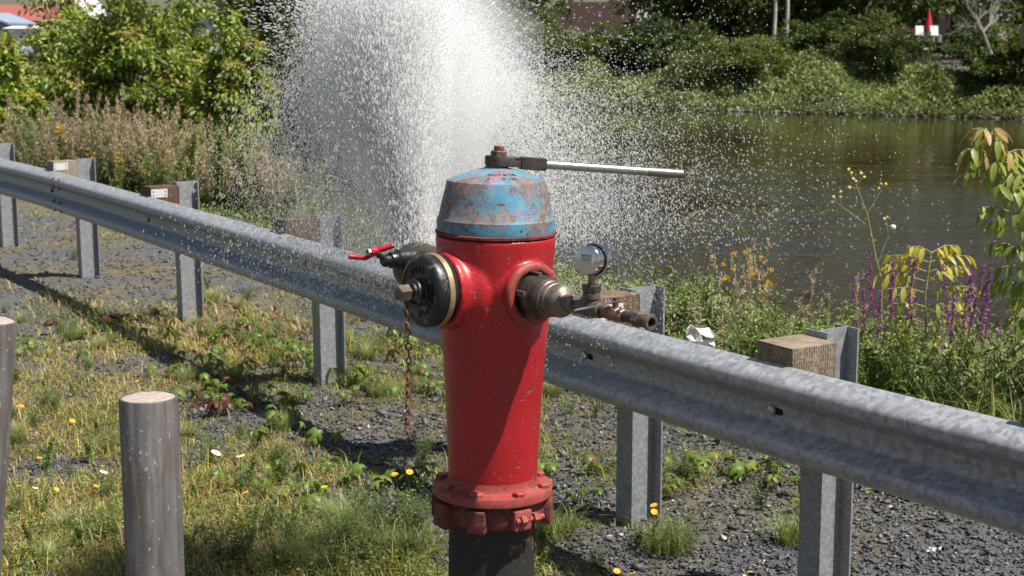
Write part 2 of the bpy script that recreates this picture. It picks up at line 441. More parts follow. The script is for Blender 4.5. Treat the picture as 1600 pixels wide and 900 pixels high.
# ------------------------------------------------------------ triangle soups for leaves, blades, stones, drops
class Soup:
    def __init__(s): s.V = []; s.F = []; s.C = []; s.n = 0
    def add(s, V, F, C):
        """V (N,k,3), F (m,3) template, C (N,3) or (N,k,3)"""
        Nn, k = V.shape[:2]
        if Nn == 0: return
        s.V.append(V.reshape(-1, 3)); s.F.append((F[None]+(np.arange(Nn)*k)[:, None, None]+s.n).reshape(-1, 3))
        if C.ndim == 2: C = np.repeat(C[:, None], k, 1)
        s.C.append(C.reshape(-1, 3)); s.n += Nn*k
    def mesh(s, name, mats, smooth=False):
        V = np.concatenate(s.V).astype(np.float32); F = np.concatenate(s.F).astype(np.int32); C = np.concatenate(s.C)
        me = bpy.data.meshes.new(name); nv, nf = len(V), len(F)
        me.vertices.add(nv); me.vertices.foreach_set('co', V.ravel())
        me.loops.add(nf*3); me.loops.foreach_set('vertex_index', F.ravel())
        me.polygons.add(nf); me.polygons.foreach_set('loop_start', np.arange(nf, dtype=np.int32)*3)
        try: me.polygons.foreach_set('loop_total', np.full(nf, 3, dtype=np.int32))
        except Exception: pass
        at_ = me.attributes.new('tint', 'FLOAT_COLOR', 'POINT')
        at_.data.foreach_set('color', np.concatenate([C, np.ones((nv, 1))], 1).astype(np.float32).ravel())
        if smooth: me.polygons.foreach_set('use_smooth', np.ones(nf, dtype=bool))
        me.update(calc_edges=True); me.validate()
        for m in mats: me.materials.append(m)
        return me
    def obj(s, name, mat, parent=None, smooth=False, loc=None):
        if loc is not None:
            s.V = [v-np.array(loc) for v in s.V]
        o = bpy.data.objects.new(name, s.mesh(name, [mat], smooth)); COL.objects.link(o)
        if parent is not None: o.parent = parent
        if loc is not None: o.location = loc
        return o
def nrm(v): return v/np.maximum(1e-9, np.linalg.norm(v, axis=-1, keepdims=True))
def rdir(n, up=0.0, rg=RG):
    v = rg.normal(size=(n, 3)); v[:, 2] += up; return nrm(v)
LEAF4 = (np.array([[0, 0, 0], [.42, -.5, .10], [.42, .5, .10], [.5, 0, -.02], [1, 0, -.16]]), np.array([[0, 1, 3], [0, 3, 2], [1, 4, 3], [3, 4, 2]]))
LEAF2 = (np.array([[0, 0, 0], [.45, -.5, .08], [.45, .5, .08], [1, 0, -.1]]), np.array([[0, 1, 3], [0, 3, 2]]))
def leaves(S, P, D, L, W, C, T=LEAF2, roll=None, rg=RG):
    """leaf from P along D, length L, width W"""
    n = len(P); D = nrm(D)
    up = np.tile([0, 0, 1.0], (n, 1)) + rg.normal(size=(n, 3))*(.5 if roll is None else roll)
    side = nrm(np.cross(D, up)); nn = np.cross(side, D)
    L = np.broadcast_to(L, (n,)); W = np.broadcast_to(W, (n,))
    t, f = T
    V = P[:, None]+D[:, None]*(t[None, :, 0:1]*L[:, None, None])+side[:, None]*(t[None, :, 1:2]*W[:, None, None])+nn[:, None]*(t[None, :, 2:3]*L[:, None, None])
    S.add(V, f, C)
def blades(S, P, H, W, lean, C, rg=RG, tipc=1.15):
    n = len(P); a = rg.random(n)*2*np.pi; ld = np.stack([np.cos(a), np.sin(a), 0*a], 1); sd_ = np.stack([-np.sin(a), np.cos(a), 0*a], 1)
    H = np.broadcast_to(H, (n,))[:, None]; W = np.broadcast_to(W, (n,))[:, None]; lean = np.broadcast_to(lean, (n,))[:, None]
    up = np.array([0, 0, 1.0])
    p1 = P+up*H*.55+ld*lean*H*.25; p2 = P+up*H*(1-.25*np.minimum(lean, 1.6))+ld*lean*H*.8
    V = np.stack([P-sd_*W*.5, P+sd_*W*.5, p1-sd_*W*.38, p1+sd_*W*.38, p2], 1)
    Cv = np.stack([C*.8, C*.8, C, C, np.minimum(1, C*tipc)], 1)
    S.add(V, np.array([[0, 1, 3], [0, 3, 2], [2, 3, 4]]), Cv)
def stems(S, A, B, ra, rb, C):
    n = len(A); d = nrm(B-A); o = nrm(np.cross(d, np.array([.31, .77, .55]))); q = np.cross(d, o)
    ra = np.broadcast_to(ra, (n,))[:, None]; rb = np.broadcast_to(rb, (n,))[:, None]; V = []
    for c, r in ((A, ra), (B, rb)):
        for k in range(3):
            an = 2*np.pi*k/3; V.append(c+(o*np.cos(an)+q*np.sin(an))*r)
    S.add(np.stack(V, 1), np.array([[0, 1, 4], [0, 4, 3], [1, 2, 5], [1, 5, 4], [2, 0, 3], [2, 3, 5]]), C)
OCT = (np.array([[1, 0, 0], [0, 1, 0], [-1, 0, 0], [0, -1, 0], [0, 0, 1], [0, 0, -1]], float), np.array([[0, 1, 4], [1, 2, 4], [2, 3, 4], [3, 0, 4], [1, 0, 5], [2, 1, 5], [3, 2, 5], [0, 3, 5]]))
TET = (np.array([[1, 1, 1], [1, -1, -1], [-1, 1, -1], [-1, -1, 1]], float)*.7, np.array([[0, 2, 1], [0, 1, 3], [0, 3, 2], [1, 2, 3]]))
def jit(c, n, v=.2, rg=RG):
    c = np.array(c); return np.clip(c[None]*(1+rg.normal(size=(n, 1))*v)*(1+rg.normal(size=(n, 3))*v*.25), .002, 1)
def pick(cols, n, p=None, v=.2, rg=RG):
    cols = np.array(cols); i = rg.choice(len(cols), n, p=p)
    return np.clip(cols[i]*(1+rg.normal(size=(n, 1))*v), .002, 1)

# ------------------------------------------------------------ guard rail
def guard_rail():
    g = empty('guard_rail', (-.5, 7.4, 0), 'galvanised steel guard rail on steel posts with wood blocks, running past behind the hydrant', 'guard rail')
    prof = [(0, 0), (.006, -.002), (.040, -.017), (.070, -.033), (.081, -.047), (.084, -.064), (.080, -.080), (.066, -.090), (.018, -.117), (.006, -.127), (.003, -.140), (.003, -.172), (.006, -.185), (.018, -.195), (.066, -.222), (.080, -.232), (.084, -.248), (.081, -.265), (.070, -.279), (.040, -.295), (.006, -.310), (0, -.312)]
    for _ in range(1):
        q = [prof[0]]
        for a, b in zip(prof[:-1], prof[1:]):
            q += [(a[0]*.75+b[0]*.25, a[1]*.75+b[1]*.25), (a[0]*.25+b[0]*.75, a[1]*.25+b[1]*.75)]
        q.append(prof[-1]); prof = q
    TOP = .872; BACK = .075+.2
    def pos(s, off, z):
        x, y, a, b = rail_pt(s); return Vector((x+b*off, y-a*off, z))     # off: towards the road
    def beam(s0, s1, extra=0.0):
        bm = bmesh.new(); rows = []
        m = max(8, int((s1-s0)/.12))
        for i in range(m+1):
            s = s0+(s1-s0)*i/m; dent = .003*math.sin(s*2.3)+.0015*math.sin(s*7)
            fr = [bm.verts.new(pos(s, BACK+o+extra+dent*(.4+o*6), TOP+z+.002*math.sin(s*1.1))) for o, z in prof]
            bk = [bm.verts.new(pos(s, BACK+o+extra-.0035+dent*(.4+o*6), TOP+z+.002*math.sin(s*1.1))) for o, z in prof]
            rows.append(fr+bk[::-1])
        k = len(rows[0])
        for a, b in zip(rows[:-1], rows[1:]):
            for i in range(k):
                j = (i+1) % k; bm.faces.new((a[i], a[j], b[j], b[i]))
        bm.faces.new(rows[0]); bm.faces.new(rows[-1][::-1])
        return bm
    bm_obj('rail_beam', beam(-3.2, 2.75), M['galv'], g, 50, True)
    bm_obj('rail_beam', beam(2.42, 11.9, .004), M['galv'], g, 50, True)
    bm_obj('rail_beam', beam(11.6, 14.6, .0), M['galv'], g, 50, True)
    posts = [(-2.1, 0, 3, 0), (0, 0, 3, 0), (2.17, .02, 3, 1), (4.456, .05, 2, 1), (6.714, .03, 2, 0), (8.42, 0, 1, 0), (9.587, .0, 4, 2), (10.615, 0, 1, 0), (11.65, 0, 1, 0)]
    for i, (s, lean, wd_, plate) in enumerate(posts):
        x, y, a, b = rail_pt(s)
        # local frame: X along the rail towards the viewer's right, Y away from the road
        F = Matrix(((a, -b, 0, x), (b, a, 0, y), (0, 0, 1, 0), (0, 0, 0, 1)))
        F = F @ Matrix.Rotation(-lean*.5, 4, 'Y')
        bm = bmesh.new(); fw, dp, tk, H = .102, .15, .007, .953
        pts = [(-fw/2, -dp/2), (fw/2, -dp/2), (fw/2, -dp/2+tk), (tk/2, -dp/2+tk), (tk/2, dp/2-tk), (fw/2, dp/2-tk), (fw/2, dp/2), (-fw/2, dp/2), (-fw/2, dp/2-tk), (-tk/2, dp/2-tk), (-tk/2, -dp/2+tk), (-fw/2, -dp/2+tk)]
        prism(bm, pts, H+.3, Matrix.Translation((0, 0, -.3)))
        p = bm_obj('post', bm, M['galvpost'], g, 0); p.matrix_basis = Matrix.Translation(-Vector(g.location)) @ F
        if s > 11 or s < -1: pass
        bw, bd = (.165, .198)
        bm = bmesh.new(); box(bm, (0, 0, 0), (bw, bd, .36), bev=.004)
        bl = bm_obj('wood_block', bm, M['wood%d' % wd_], g, 30)
        bl.matrix_basis = Matrix.Translation(-Vector(g.location)) @ F @ Matrix.Translation((.012, -dp/2-bd/2-.001, 0.944-.18 - (.012 if i % 2 else .0))) @ Matrix.Rotation(R([0, 1.5, -1, 1][i % 4]), 4, 'Y')
        if plate:
            zc = .138 if plate == 1 else .125
            bm = bmesh.new(); box(bm, (0, 0, 0), (.002, .110, .056), bev=.0006)
            pl = bm_obj('reflector_plate', bm, M['plate'], bl, 0); pl.location = (bw/2+.002, -.040, zc)
            bm = bmesh.new()
            for yy in (-.04, .04):
                for zz in (-.014, .012):
                    lathe(bm, [(.0045, 0), (.0045, .0015)], axisM((bw/2+.0028, -.040+yy, zc+zz), (1, 0, 0)), 8)
            tag(bm_obj('screw_holes', bm, M['dark'], bl, 0), kind='stuff')
        # the bolt through beam and block, in a slot
        zb = TOP-.156
        pz = pos(s+.02, BACK+.0075, zb); dirn = pos(s, 1, 0)-pos(s, 0, 0)
        bm = bmesh.new(); MM = axisM(pz, dirn)
        lathe(bm, [(.017, 0), (.017, .003), (.014, .009), (.007, .012), (0, .0125)], MM, 16)
        bm_obj('bolt', bm, M['nut'], g, 40, True)
        bm = bmesh.new(); MM = axisM(pos(s+.035, BACK+.0058, zb), dirn)
        vs = [(.012*math.cos(t)+(.022 if math.cos(t) > 0 else -.022), .0115*math.sin(t)) for t in np.linspace(0, 2*math.pi, 20, endpoint=False)]
        prism(bm, vs, .0012, MM); bm_obj('bolt_slot', bm, M['dark'], g, 0, True)
    # splice bolts
    for s in (2.50, 2.66):
        for dz in (-.036, -.098, -.21, -.275):
            o = .066 if dz in (-.036, -.275) else .07
            bm = bmesh.new(); nn = (pos(s, 1, 0)-pos(s, 0, 0)).normalized()+Vector((0, 0, {-.036: .9, -.098: -.9, -.21: .9, -.275: -.9}[dz]))
            lathe(bm, [(.014, -.002), (.014, .004), (.010, .009), (0, .011)], axisM(pos(s, BACK+o+.006, TOP+dz), nn), 12)
            bm_obj('splice_bolt', bm, M['wrench'], g, 40, True)
guard_rail()

# ------------------------------------------------------------ bollards
def bollard(u, v, y, rad, lean_x, lean_y, label):
    top = at(u, v, y)
    g = empty('bollard', (top.x+lean_x*-top.z, top.y, 0), label, 'bollard', 'concrete filled pipe bollards')
    H = top.z
    bm = bmesh.new(); lathe(bm, [(rad*.99, -.25), (rad, .0), (rad, H-.004), (rad-.002, H), (rad-.0075, H+.0005), (rad-.009, H-.006)], seg=56, caps=False)
    sh = Matrix.Rotation(lean_x, 4, 'Y') @ Matrix.Rotation(lean_y, 4, 'X')
    p = bm_obj('steel_pipe', bm, M['bollard'], g, 40); p.rotation_euler = sh.to_euler()
    bm = bmesh.new(); r0 = random.Random(int(u)+400)
    rings = [[bm.verts.new((rr*math.cos(a), rr*math.sin(a), H-.005+(.007*(1-(rr/rad)**2)+.004*r0.random()*(1 if rr < rad*.9 else .3)))) for a in np.linspace(0, 2*math.pi, 28, endpoint=False)] for rr in np.linspace(rad-.0065, .008, 8)]
    for A, B in zip(rings[:-1], rings[1:]):
        for i in range(28): bm.faces.new((A[i], A[(i+1) % 28], B[(i+1) % 28], B[i]))
    bm.faces.new(rings[-1])
    c = bm_obj('concrete_fill', bm, M['concrete'], g, 60); c.rotation_euler = sh.to_euler()
bollard(232, 620, 4.33, .0845, 0, 0, 'grey steel pipe bollard filled with concrete, standing upright left of the hydrant')
bollard(-17, 496, 4.75, .0845, .115, 0, 'leaning grey steel pipe bollard filled with concrete, cut off by the left edge')

# ------------------------------------------------------------ hydrant
HY = 4.2
HX = at(764, 560, HY).x
def zat(v, y=HY): return at(764, v, y).z
AZ = lambda deg: Vector((math.sin(R(deg)), -math.cos(R(deg)), 0))        # 0 = towards the viewer, + to the right
PZ = zat(455, 4.10)                                                         # outlet height
LEAN = .014
hyd = empty('fire_hydrant', (HX, HY, 0), 'red fire hydrant with weathered blue bonnet and black capped outlet, on a black pipe', 'fire hydrant')
hyd.rotation_euler = (0, LEAN, 0)
HXo = HX
def rpx(px, v): 
    p = at(764, v, HY); d = p.y*math.cos(PITCH)-(p.z-HC)*math.sin(PITCH); return px*d/FPX
def hydrant():
    Z = lambda v: zat(v)
    # body casting with its outlet bosses, fused and filleted
    bm = bmesh.new()
    prof = [(.115, Z(748)), (rpx(69.5, 742), Z(742)), (rpx(70.5, 720), Z(720)), (rpx(74, 640), Z(640)), (rpx(79.5, 560), Z(560)), (rpx(85, 500), Z(500)), (rpx(90, 430), Z(430)), (rpx(93.0, 385), Z(385)), (rpx(94.0, 366), Z(366)), (.12, Z(366))]
    lathe(bm, [(0.02, prof[0][1]-.01)]+prof+[(0.02, prof[-1][1]+.004)], seg=64)
    for az, r, L0, L1, bell in ((-54, .104, 0.02, .182, .012), (36, .083, .02, .176, .012), (-144, .078, .02, .185, .01)):
        d = AZ(az); MM = axisM(Vector((0, 0, PZ))+d*L0, d)
        L = L1-L0
        lathe(bm, [(r+.022, 0), (r+.020, .10), (r+.004, .125), (r, L*.86), (r+.002, L*.9), (r+.002, L)], MM, 48)
    bmesh.ops.recalc_face_normals(bm, faces=bm.faces)
    me = bpy.data.meshes.new('body'); bm.to_mesh(me); bm.free()
    o = link('body', me, hyd)
    m = o.modifiers.new('fuse', 'REMESH'); m.mode = 'VOXEL'; m.voxel_size = .0056; m.use_smooth_shade = True
    m = o.modifiers.new('fillet', 'SMOOTH'); m.factor = .6; m.iterations = 6
    dg = bpy.context.evaluated_depsgraph_get(); me2 = bpy.data.meshes.new_from_object(o.evaluated_get(dg))
    o.modifiers.clear(); o.data = me2; me2.name = 'body'; me2.materials.clear(); me2.materials.append(M['red'])
    me2.polygons.foreach_set('use_smooth', [True]*len(me2.polygons))
    # worn outlet rims
    for az, r0, r1, Ls in ((36, .064, .087, .170), (-144, .056, .080, .178)):
        bm = bmesh.new(); d = AZ(az)
        lathe(bm, [(r0, .004), (r0, .0105), (r0+.003, .013), (r1-.006, .0135), (r1-.001, .009), (r1, .0)], axisM(Vector((0, 0, PZ))+d*Ls, d), 56, caps=False, wob=lambda a, z: .010*math.sin(3*a)+.006*math.sin(11*a+1))
        bm_obj('outlet_rim', bm, M['redworn'], hyd, 60)
        bm = bmesh.new(); lathe(bm, [(r0+.001, 0), (.001, .001)], axisM(Vector((0, 0, PZ))+d*(Ls+.007), d), 40)
        bm_obj('outlet_recess', bm, M['dark'], hyd, 0)
    # bonnet
    bm = bmesh.new()
    zs = Z(358)
    pf = [(.12, Z(366)+.001), (rpx(94.2, 362), Z(364.5)), (rpx(94.6, 360), Z(360.5)), (rpx(93, 358), Z(359))]
    bm2 = bmesh.new(); lathe(bm2, pf, seg=72, wob=lambda a, z: .003*math.sin(17*a)+.002*math.sin(31*a))
    bm_obj('gasket_seam', bm2, M['rustred'], hyd, 40)
    pf = [(.10, Z(359)), (rpx(92.0, 357), Z(358.5)), (rpx(92.6, 350), Z(351)), (rpx(92.0, 338), Z(340)), (rpx(89.5, 335), Z(336.5)), (rpx(84.5, 312), Z(313)), (rpx(77.8, 285), Z(284)), (rpx(76.5, 281), Z(281)), (rpx(73.5, 279), Z(279.3)), (rpx(55, 272), Z(272.5)), (rpx(34, 265), Z(265.5)), (rpx(22, 261.5), Z(262.5)), (rpx(18, 260), Z(261)), (rpx(17, 258), Z(258)), (0.005, Z(257.8))]
    lathe(bm, pf, seg=72)
    bn = bm_obj('bonnet', bm, M['bonnet'], hyd, 32)
    for txt, rr, a0, sz in (('OUVRIR', .082, 12, .017), ('4. OIN.', .107, 12, .018)):
        bm = bmesh.new()
        for i, ch in enumerate(txt):
            if ch == ' ': continue
            t = text_bm(ch, sz, .0013)
            a = R(a0+(i-(len(txt)-1)/2)*(sz*.78/rr*57.3))
            zz = np.interp(rr, [rpx(34, 265), rpx(73.5, 279)], [Z(265.5), Z(279.3)])
            slope = math.atan2(Z(265.5)-Z(279.3), rpx(73.5, 279)-rpx(34, 265))
            add_bm(bm, t, Matrix.Rotation(a, 4, 'Z') @ Matrix.Translation((0, -rr, zz+.0008)) @ Matrix.Rotation(slope, 4, 'X'))
        tag(bm_obj('lettering', bm, M['rust'], bn, 0), kind='stuff')
    bm = bmesh.new(); lathe(bm, [(.027, Z(262)), (.025, Z(259)), (.020, Z(257)), (.020, Z(245))], seg=5)
    bm_obj('operating_nut', bm, M['rust'], hyd, 20)
    # flange and its bolts
    bm = bmesh.new()
    lathe(bm, [(.118, Z(770)), (rpx(92, 770), Z(768)), (rpx(93.4, 768), Z(766.5)), (rpx(93.6, 757), Z(755)), (rpx(92.8, 754), Z(753.8)), (rpx(78, 752), Z(753)), (rpx(73, 750), Z(751)), (rpx(70.5, 745), Z(746)), (rpx(69.3, 742), Z(738))], seg=72, caps=False)
    fl = bm_obj('flange', bm, M['redworn'], hyd, 38)
    for k in range(8):
        a = R(22.5-83+45*k); bm = bmesh.new(); rr = rpx(83, 752)
        lathe(bm, [(.0185, 0), (.0185, .0105), (.0155, .0135)], Matrix.Translation((rr*math.cos(a), rr*math.sin(a), Z(753.5)-.001)) @ Matrix.Rotation(random.random()*1.0, 4, 'Z'), 6)
        bm_obj('bolt', bm, M['redworn'], fl, 20)
    # breakaway ring of lugs under the flange
    bm = bmesh.new()
    lathe(bm, [(.118, Z(806)), (rpx(80, 800), Z(804)), (rpx(84, 798), Z(798)), (rpx(84, 785), Z(780)), (rpx(81, 778), Z(769.5)), (.118, Z(769))], seg=56, caps=False)
    cr = bm_obj('breakaway_ring', bm, M['rustred'], hyd, 45)
    for k in range(8):
        a = R(-100+45*k+random.uniform(-5, 5)); bm = bmesh.new(); rr = rpx(86, 790)
        MM = Matrix.Translation((rr*math.cos(a), rr*math.sin(a), 0)) @ Matrix.Rotation(a+math.pi/2, 4, 'Z')
        zb, zt = Z(807+random.uniform(-4, 4)), Z(773)
        box(bm, (0, .004, (zb+zt)/2), (.058+random.uniform(-.008, .012), .040, zt-zb), MM, .006)
        for vv in bm.verts: vv.co += Vector((random.uniform(-1, 1), random.uniform(-1, 1), random.uniform(-1, 1)))*.0016
        bm_obj('ring_lug', bm, M['rustred'] if k != 1 else M['redworn'], cr, 45)
    a = R(-52); bm = bmesh.new(); MM = axisM((rpx(92, 790)*math.cos(a), rpx(92, 790)*math.sin(a), Z(788)), (-math.sin(a), math.cos(a), 0))
    lathe(bm, [(.008, -.045), (.008, .05)], MM, 10); lathe(bm, [(.0165, -.032), (.0165, -.016)], MM, 6); lathe(bm, [(.0165, .012), (.0165, .03)], MM, 6)
    bm_obj('clamp_bolt', bm, M['redworn'], cr, 25)
    bm = bmesh.new(); lathe(bm, [(rpx(67.5, 900), -.3), (rpx(67.5, 860), Z(860)), (rpx(67, 812), Z(812)), (rpx(70, 806), Z(806)), (.1, Z(800))], seg=56, caps=False)
    bm_obj('base_pipe', bm, M['pipe'], hyd, 40)
    # big side cap
    d = AZ(-54); O = Vector((0, 0, PZ+.004)); 
    bm = bmesh.new(); lathe(bm, [(.094, .168), (.094, .20)], axisM(O, d), 48, caps=True); bm_obj('outlet_thread', bm, M['dark'], hyd, 40)
    bm = bmesh.new(); lathe(bm, [(.085, .196), (.0985, .197), (.1005, .199), (.1005, .213), (.099, .2145), (.085, .2145)], axisM(O, d), 64, caps=False)
    oc = empty('outlet_cap', (0, 0, 0)); oc.parent = hyd
    bm_obj('brass_ring', bm, M['brass'], oc, 40)
    bm = bmesh.new(); lathe(bm, [(.094, .2145), (.0985, .216), (.0995, .222), (.0985, .236), (.0945, .2455), (.088, .250), (.080, .2515), (.079, .2490), (.076, .2482), (.040, .2485), (.036, .252), (.0355, .266), (.0335, .270), (.031, .2715), (.0295, .269), (.0290, .279), (.024, .281), (0, .281)], axisM(O, d), 64)
    bm_obj('cap_shell', bm, M['cap'], oc, 38)
    bm = bmesh.new(); lathe(bm, [(.0225, .279), (.0225, .312), (.020, .3155)], axisM(O, d) @ Matrix.Rotation(R(20), 4, 'Z'), 5)
    bm_obj('cap_nut', bm, M['rust'] if False else M['bronze2'], oc, 20)
    bm = bmesh.new(); MM = axisM(O+d*.2488, d)
    for txt, mid, flip in (('OUVRE', 108, 1), ('SIVIS', -52, 1)):
        for i, ch in enumerate(txt):
            t = text_bm(ch, .0225, .0016)
            an = R(mid-(i-(len(txt)-1)/2)*17.0)
            add_bm(bm, t, MM @ Matrix.Rotation(an-math.pi/2, 4, 'Z') @ Matrix.Translation((0, .0585, 0)))
    tag(bm_obj('lettering', bm, M['cap'], oc, 0), kind='stuff')
    # chain hanging from the cap hub
    ch = empty('chain', (0, 0, 0)); ch.parent = hyd
    inv = wmat(hyd).inverted()
    p0 = inv @ at(634, 483, 4.03); p1 = inv @ at(640, 684, 4.03)
    n = 19; L = (p1-p0).length/n
    bm = bmesh.new(); pts = []
    for t in np.linspace(0, 2*math.pi, 14, endpoint=False):
        pts.append(((L*.42+.0)*math.cos(t)*1.35*.85, .0068*math.sin(t)*(1.15 if abs(math.cos(t)) < .7 else .9), 0))
    tube(bm, [(p[1], 0, p[0]) for p in pts], .0026, 6, True)
    first = bm_obj('chain_link', bm, M['rust'], ch, 60)
    for k in range(n):
        o = first if k == 0 else first.copy()
        if k: COL.objects.link(o); o.parent = ch
        tt = (k+.5)/n; sway = .004*math.sin(tt*5)
        o.location = p0.lerp(p1, tt)+Vector((sway, 0, 0)); o.rotation_euler = (random.uniform(-.15, .15), random.uniform(-.12, .12), (0 if k % 2 else math.pi/2)+.5+random.uniform(-.35, .35))
    bm = bmesh.new(); q = inv @ at(633, 468, 4.03)
    tube(bm, [q, q.lerp(p0, .5)+Vector((.003, 0, 0)), p0+Vector((0, 0, -.004))], .0032, 8); tube(bm, [q+Vector((.008, 0, 0)), q.lerp(p0, .5)+Vector((.009, 0, 0)), p0+Vector((.004, 0, -.006))], .0028, 8)
    bm_obj('chain_hook', bm, M['iron'], ch, 50)
    pe = at(640, 684, 4.03)
hydrant()
HW = wmat(hyd)
def hpt(az, L, dz=0): return HW @ (Vector((0, 0, PZ+dz))+AZ(az)*L)
def hdir(az): return (HW.to_3x3() @ AZ(az)).normalized()

# ------------------------------------------------------------ wrench on the operating nut
def wrench():
    c = at(775, 252, HY+.0); c.x = (HW @ Vector((0, 0, zat(252)))).x+.004
    e = at(1067, 272, 4.36)
    ax = (e-c); ax.normalize(); z = Vector((0, 0, 1)); y = z.cross(ax).normalized(); z = ax.cross(y)
    W = Matrix(((ax.x, y.x, z.x, c.x), (ax.y, y.y, z.y, c.y), (ax.z, y.z, z.z, c.z), (0, 0, 0, 1)))
    W0 = W; W = W @ Matrix.Diagonal((1.02, 1.05, 1.25, 1))
    g = empty('hydrant_wrench', c, 'long steel hydrant wrench lying level on top of the blue bonnet', 'wrench')
    L = (e-c).length
    bm = bmesh.new()
    pts = [(.045, .019), (.03, .030)]+[(.036*math.cos(t), .036*math.sin(t)) for t in np.linspace(R(65), R(295), 16)]+[(.03, -.030), (.045, -.019), (.072, -.014), (.072, .014)]
    prism(bm, pts, .021, W @ Matrix.Translation((0, 0, -.0095)))
    bmesh.ops.bevel(bm, geom=list(bm.edges), offset=.0025, segments=2, affect='EDGES')
    bm_obj('wrench_head', bm, M['wrench'], g, 40, True)
    bm = bmesh.new(); prism(bm, [(.060, .017), (.064, .020), (.128, .021), (.134, .016), (.135, -.016), (.128, -.021), (.064, -.020), (.060, -.017)], .027, W @ Matrix.Translation((0, 0, -.0135)))
    bmesh.ops.bevel(bm, geom=list(bm.edges), offset=.003, segments=2, affect='EDGES')
    bm_obj('wrench_socket', bm, M['wrench'], g, 40, True)
    bm = bmesh.new(); MM = W0 @ Matrix.Rotation(math.pi/2, 4, 'Y')
    lathe(bm, [(.0120, .13), (.0120, L-.11)], MM, 24)
    bm_obj('handle_bar', bm, M['steel'], g, 40, True)
    bm = bmesh.new()
    prof = [(.0120, L-.1101)]
    zz = L-.11
    while zz < L-.004: prof += [(.0131, zz), (.0126, zz+.0012)]; zz += .0024
    lathe(bm, prof+[(.0105, L)], MM, 24); bm_obj('knurled_grip', bm, M['knurl'], g, 50, True)
    bm = bmesh.new(); MN = W @ Matrix.Rotation(R(0), 4, 'X')
    lathe(bm, [(.0225, .0105), (.0225, .0215), (.020, .023)], MN, 6); bm_obj('socket_nut', bm, M['bronze2'], g, 20, True)
    bm = bmesh.new(); lathe(bm, [(.0145, .022), (.0145, .032), (.012, .034)], MN, 10); bm_obj('nut_tip', bm, M['rust'], g, 30, True)
wrench()

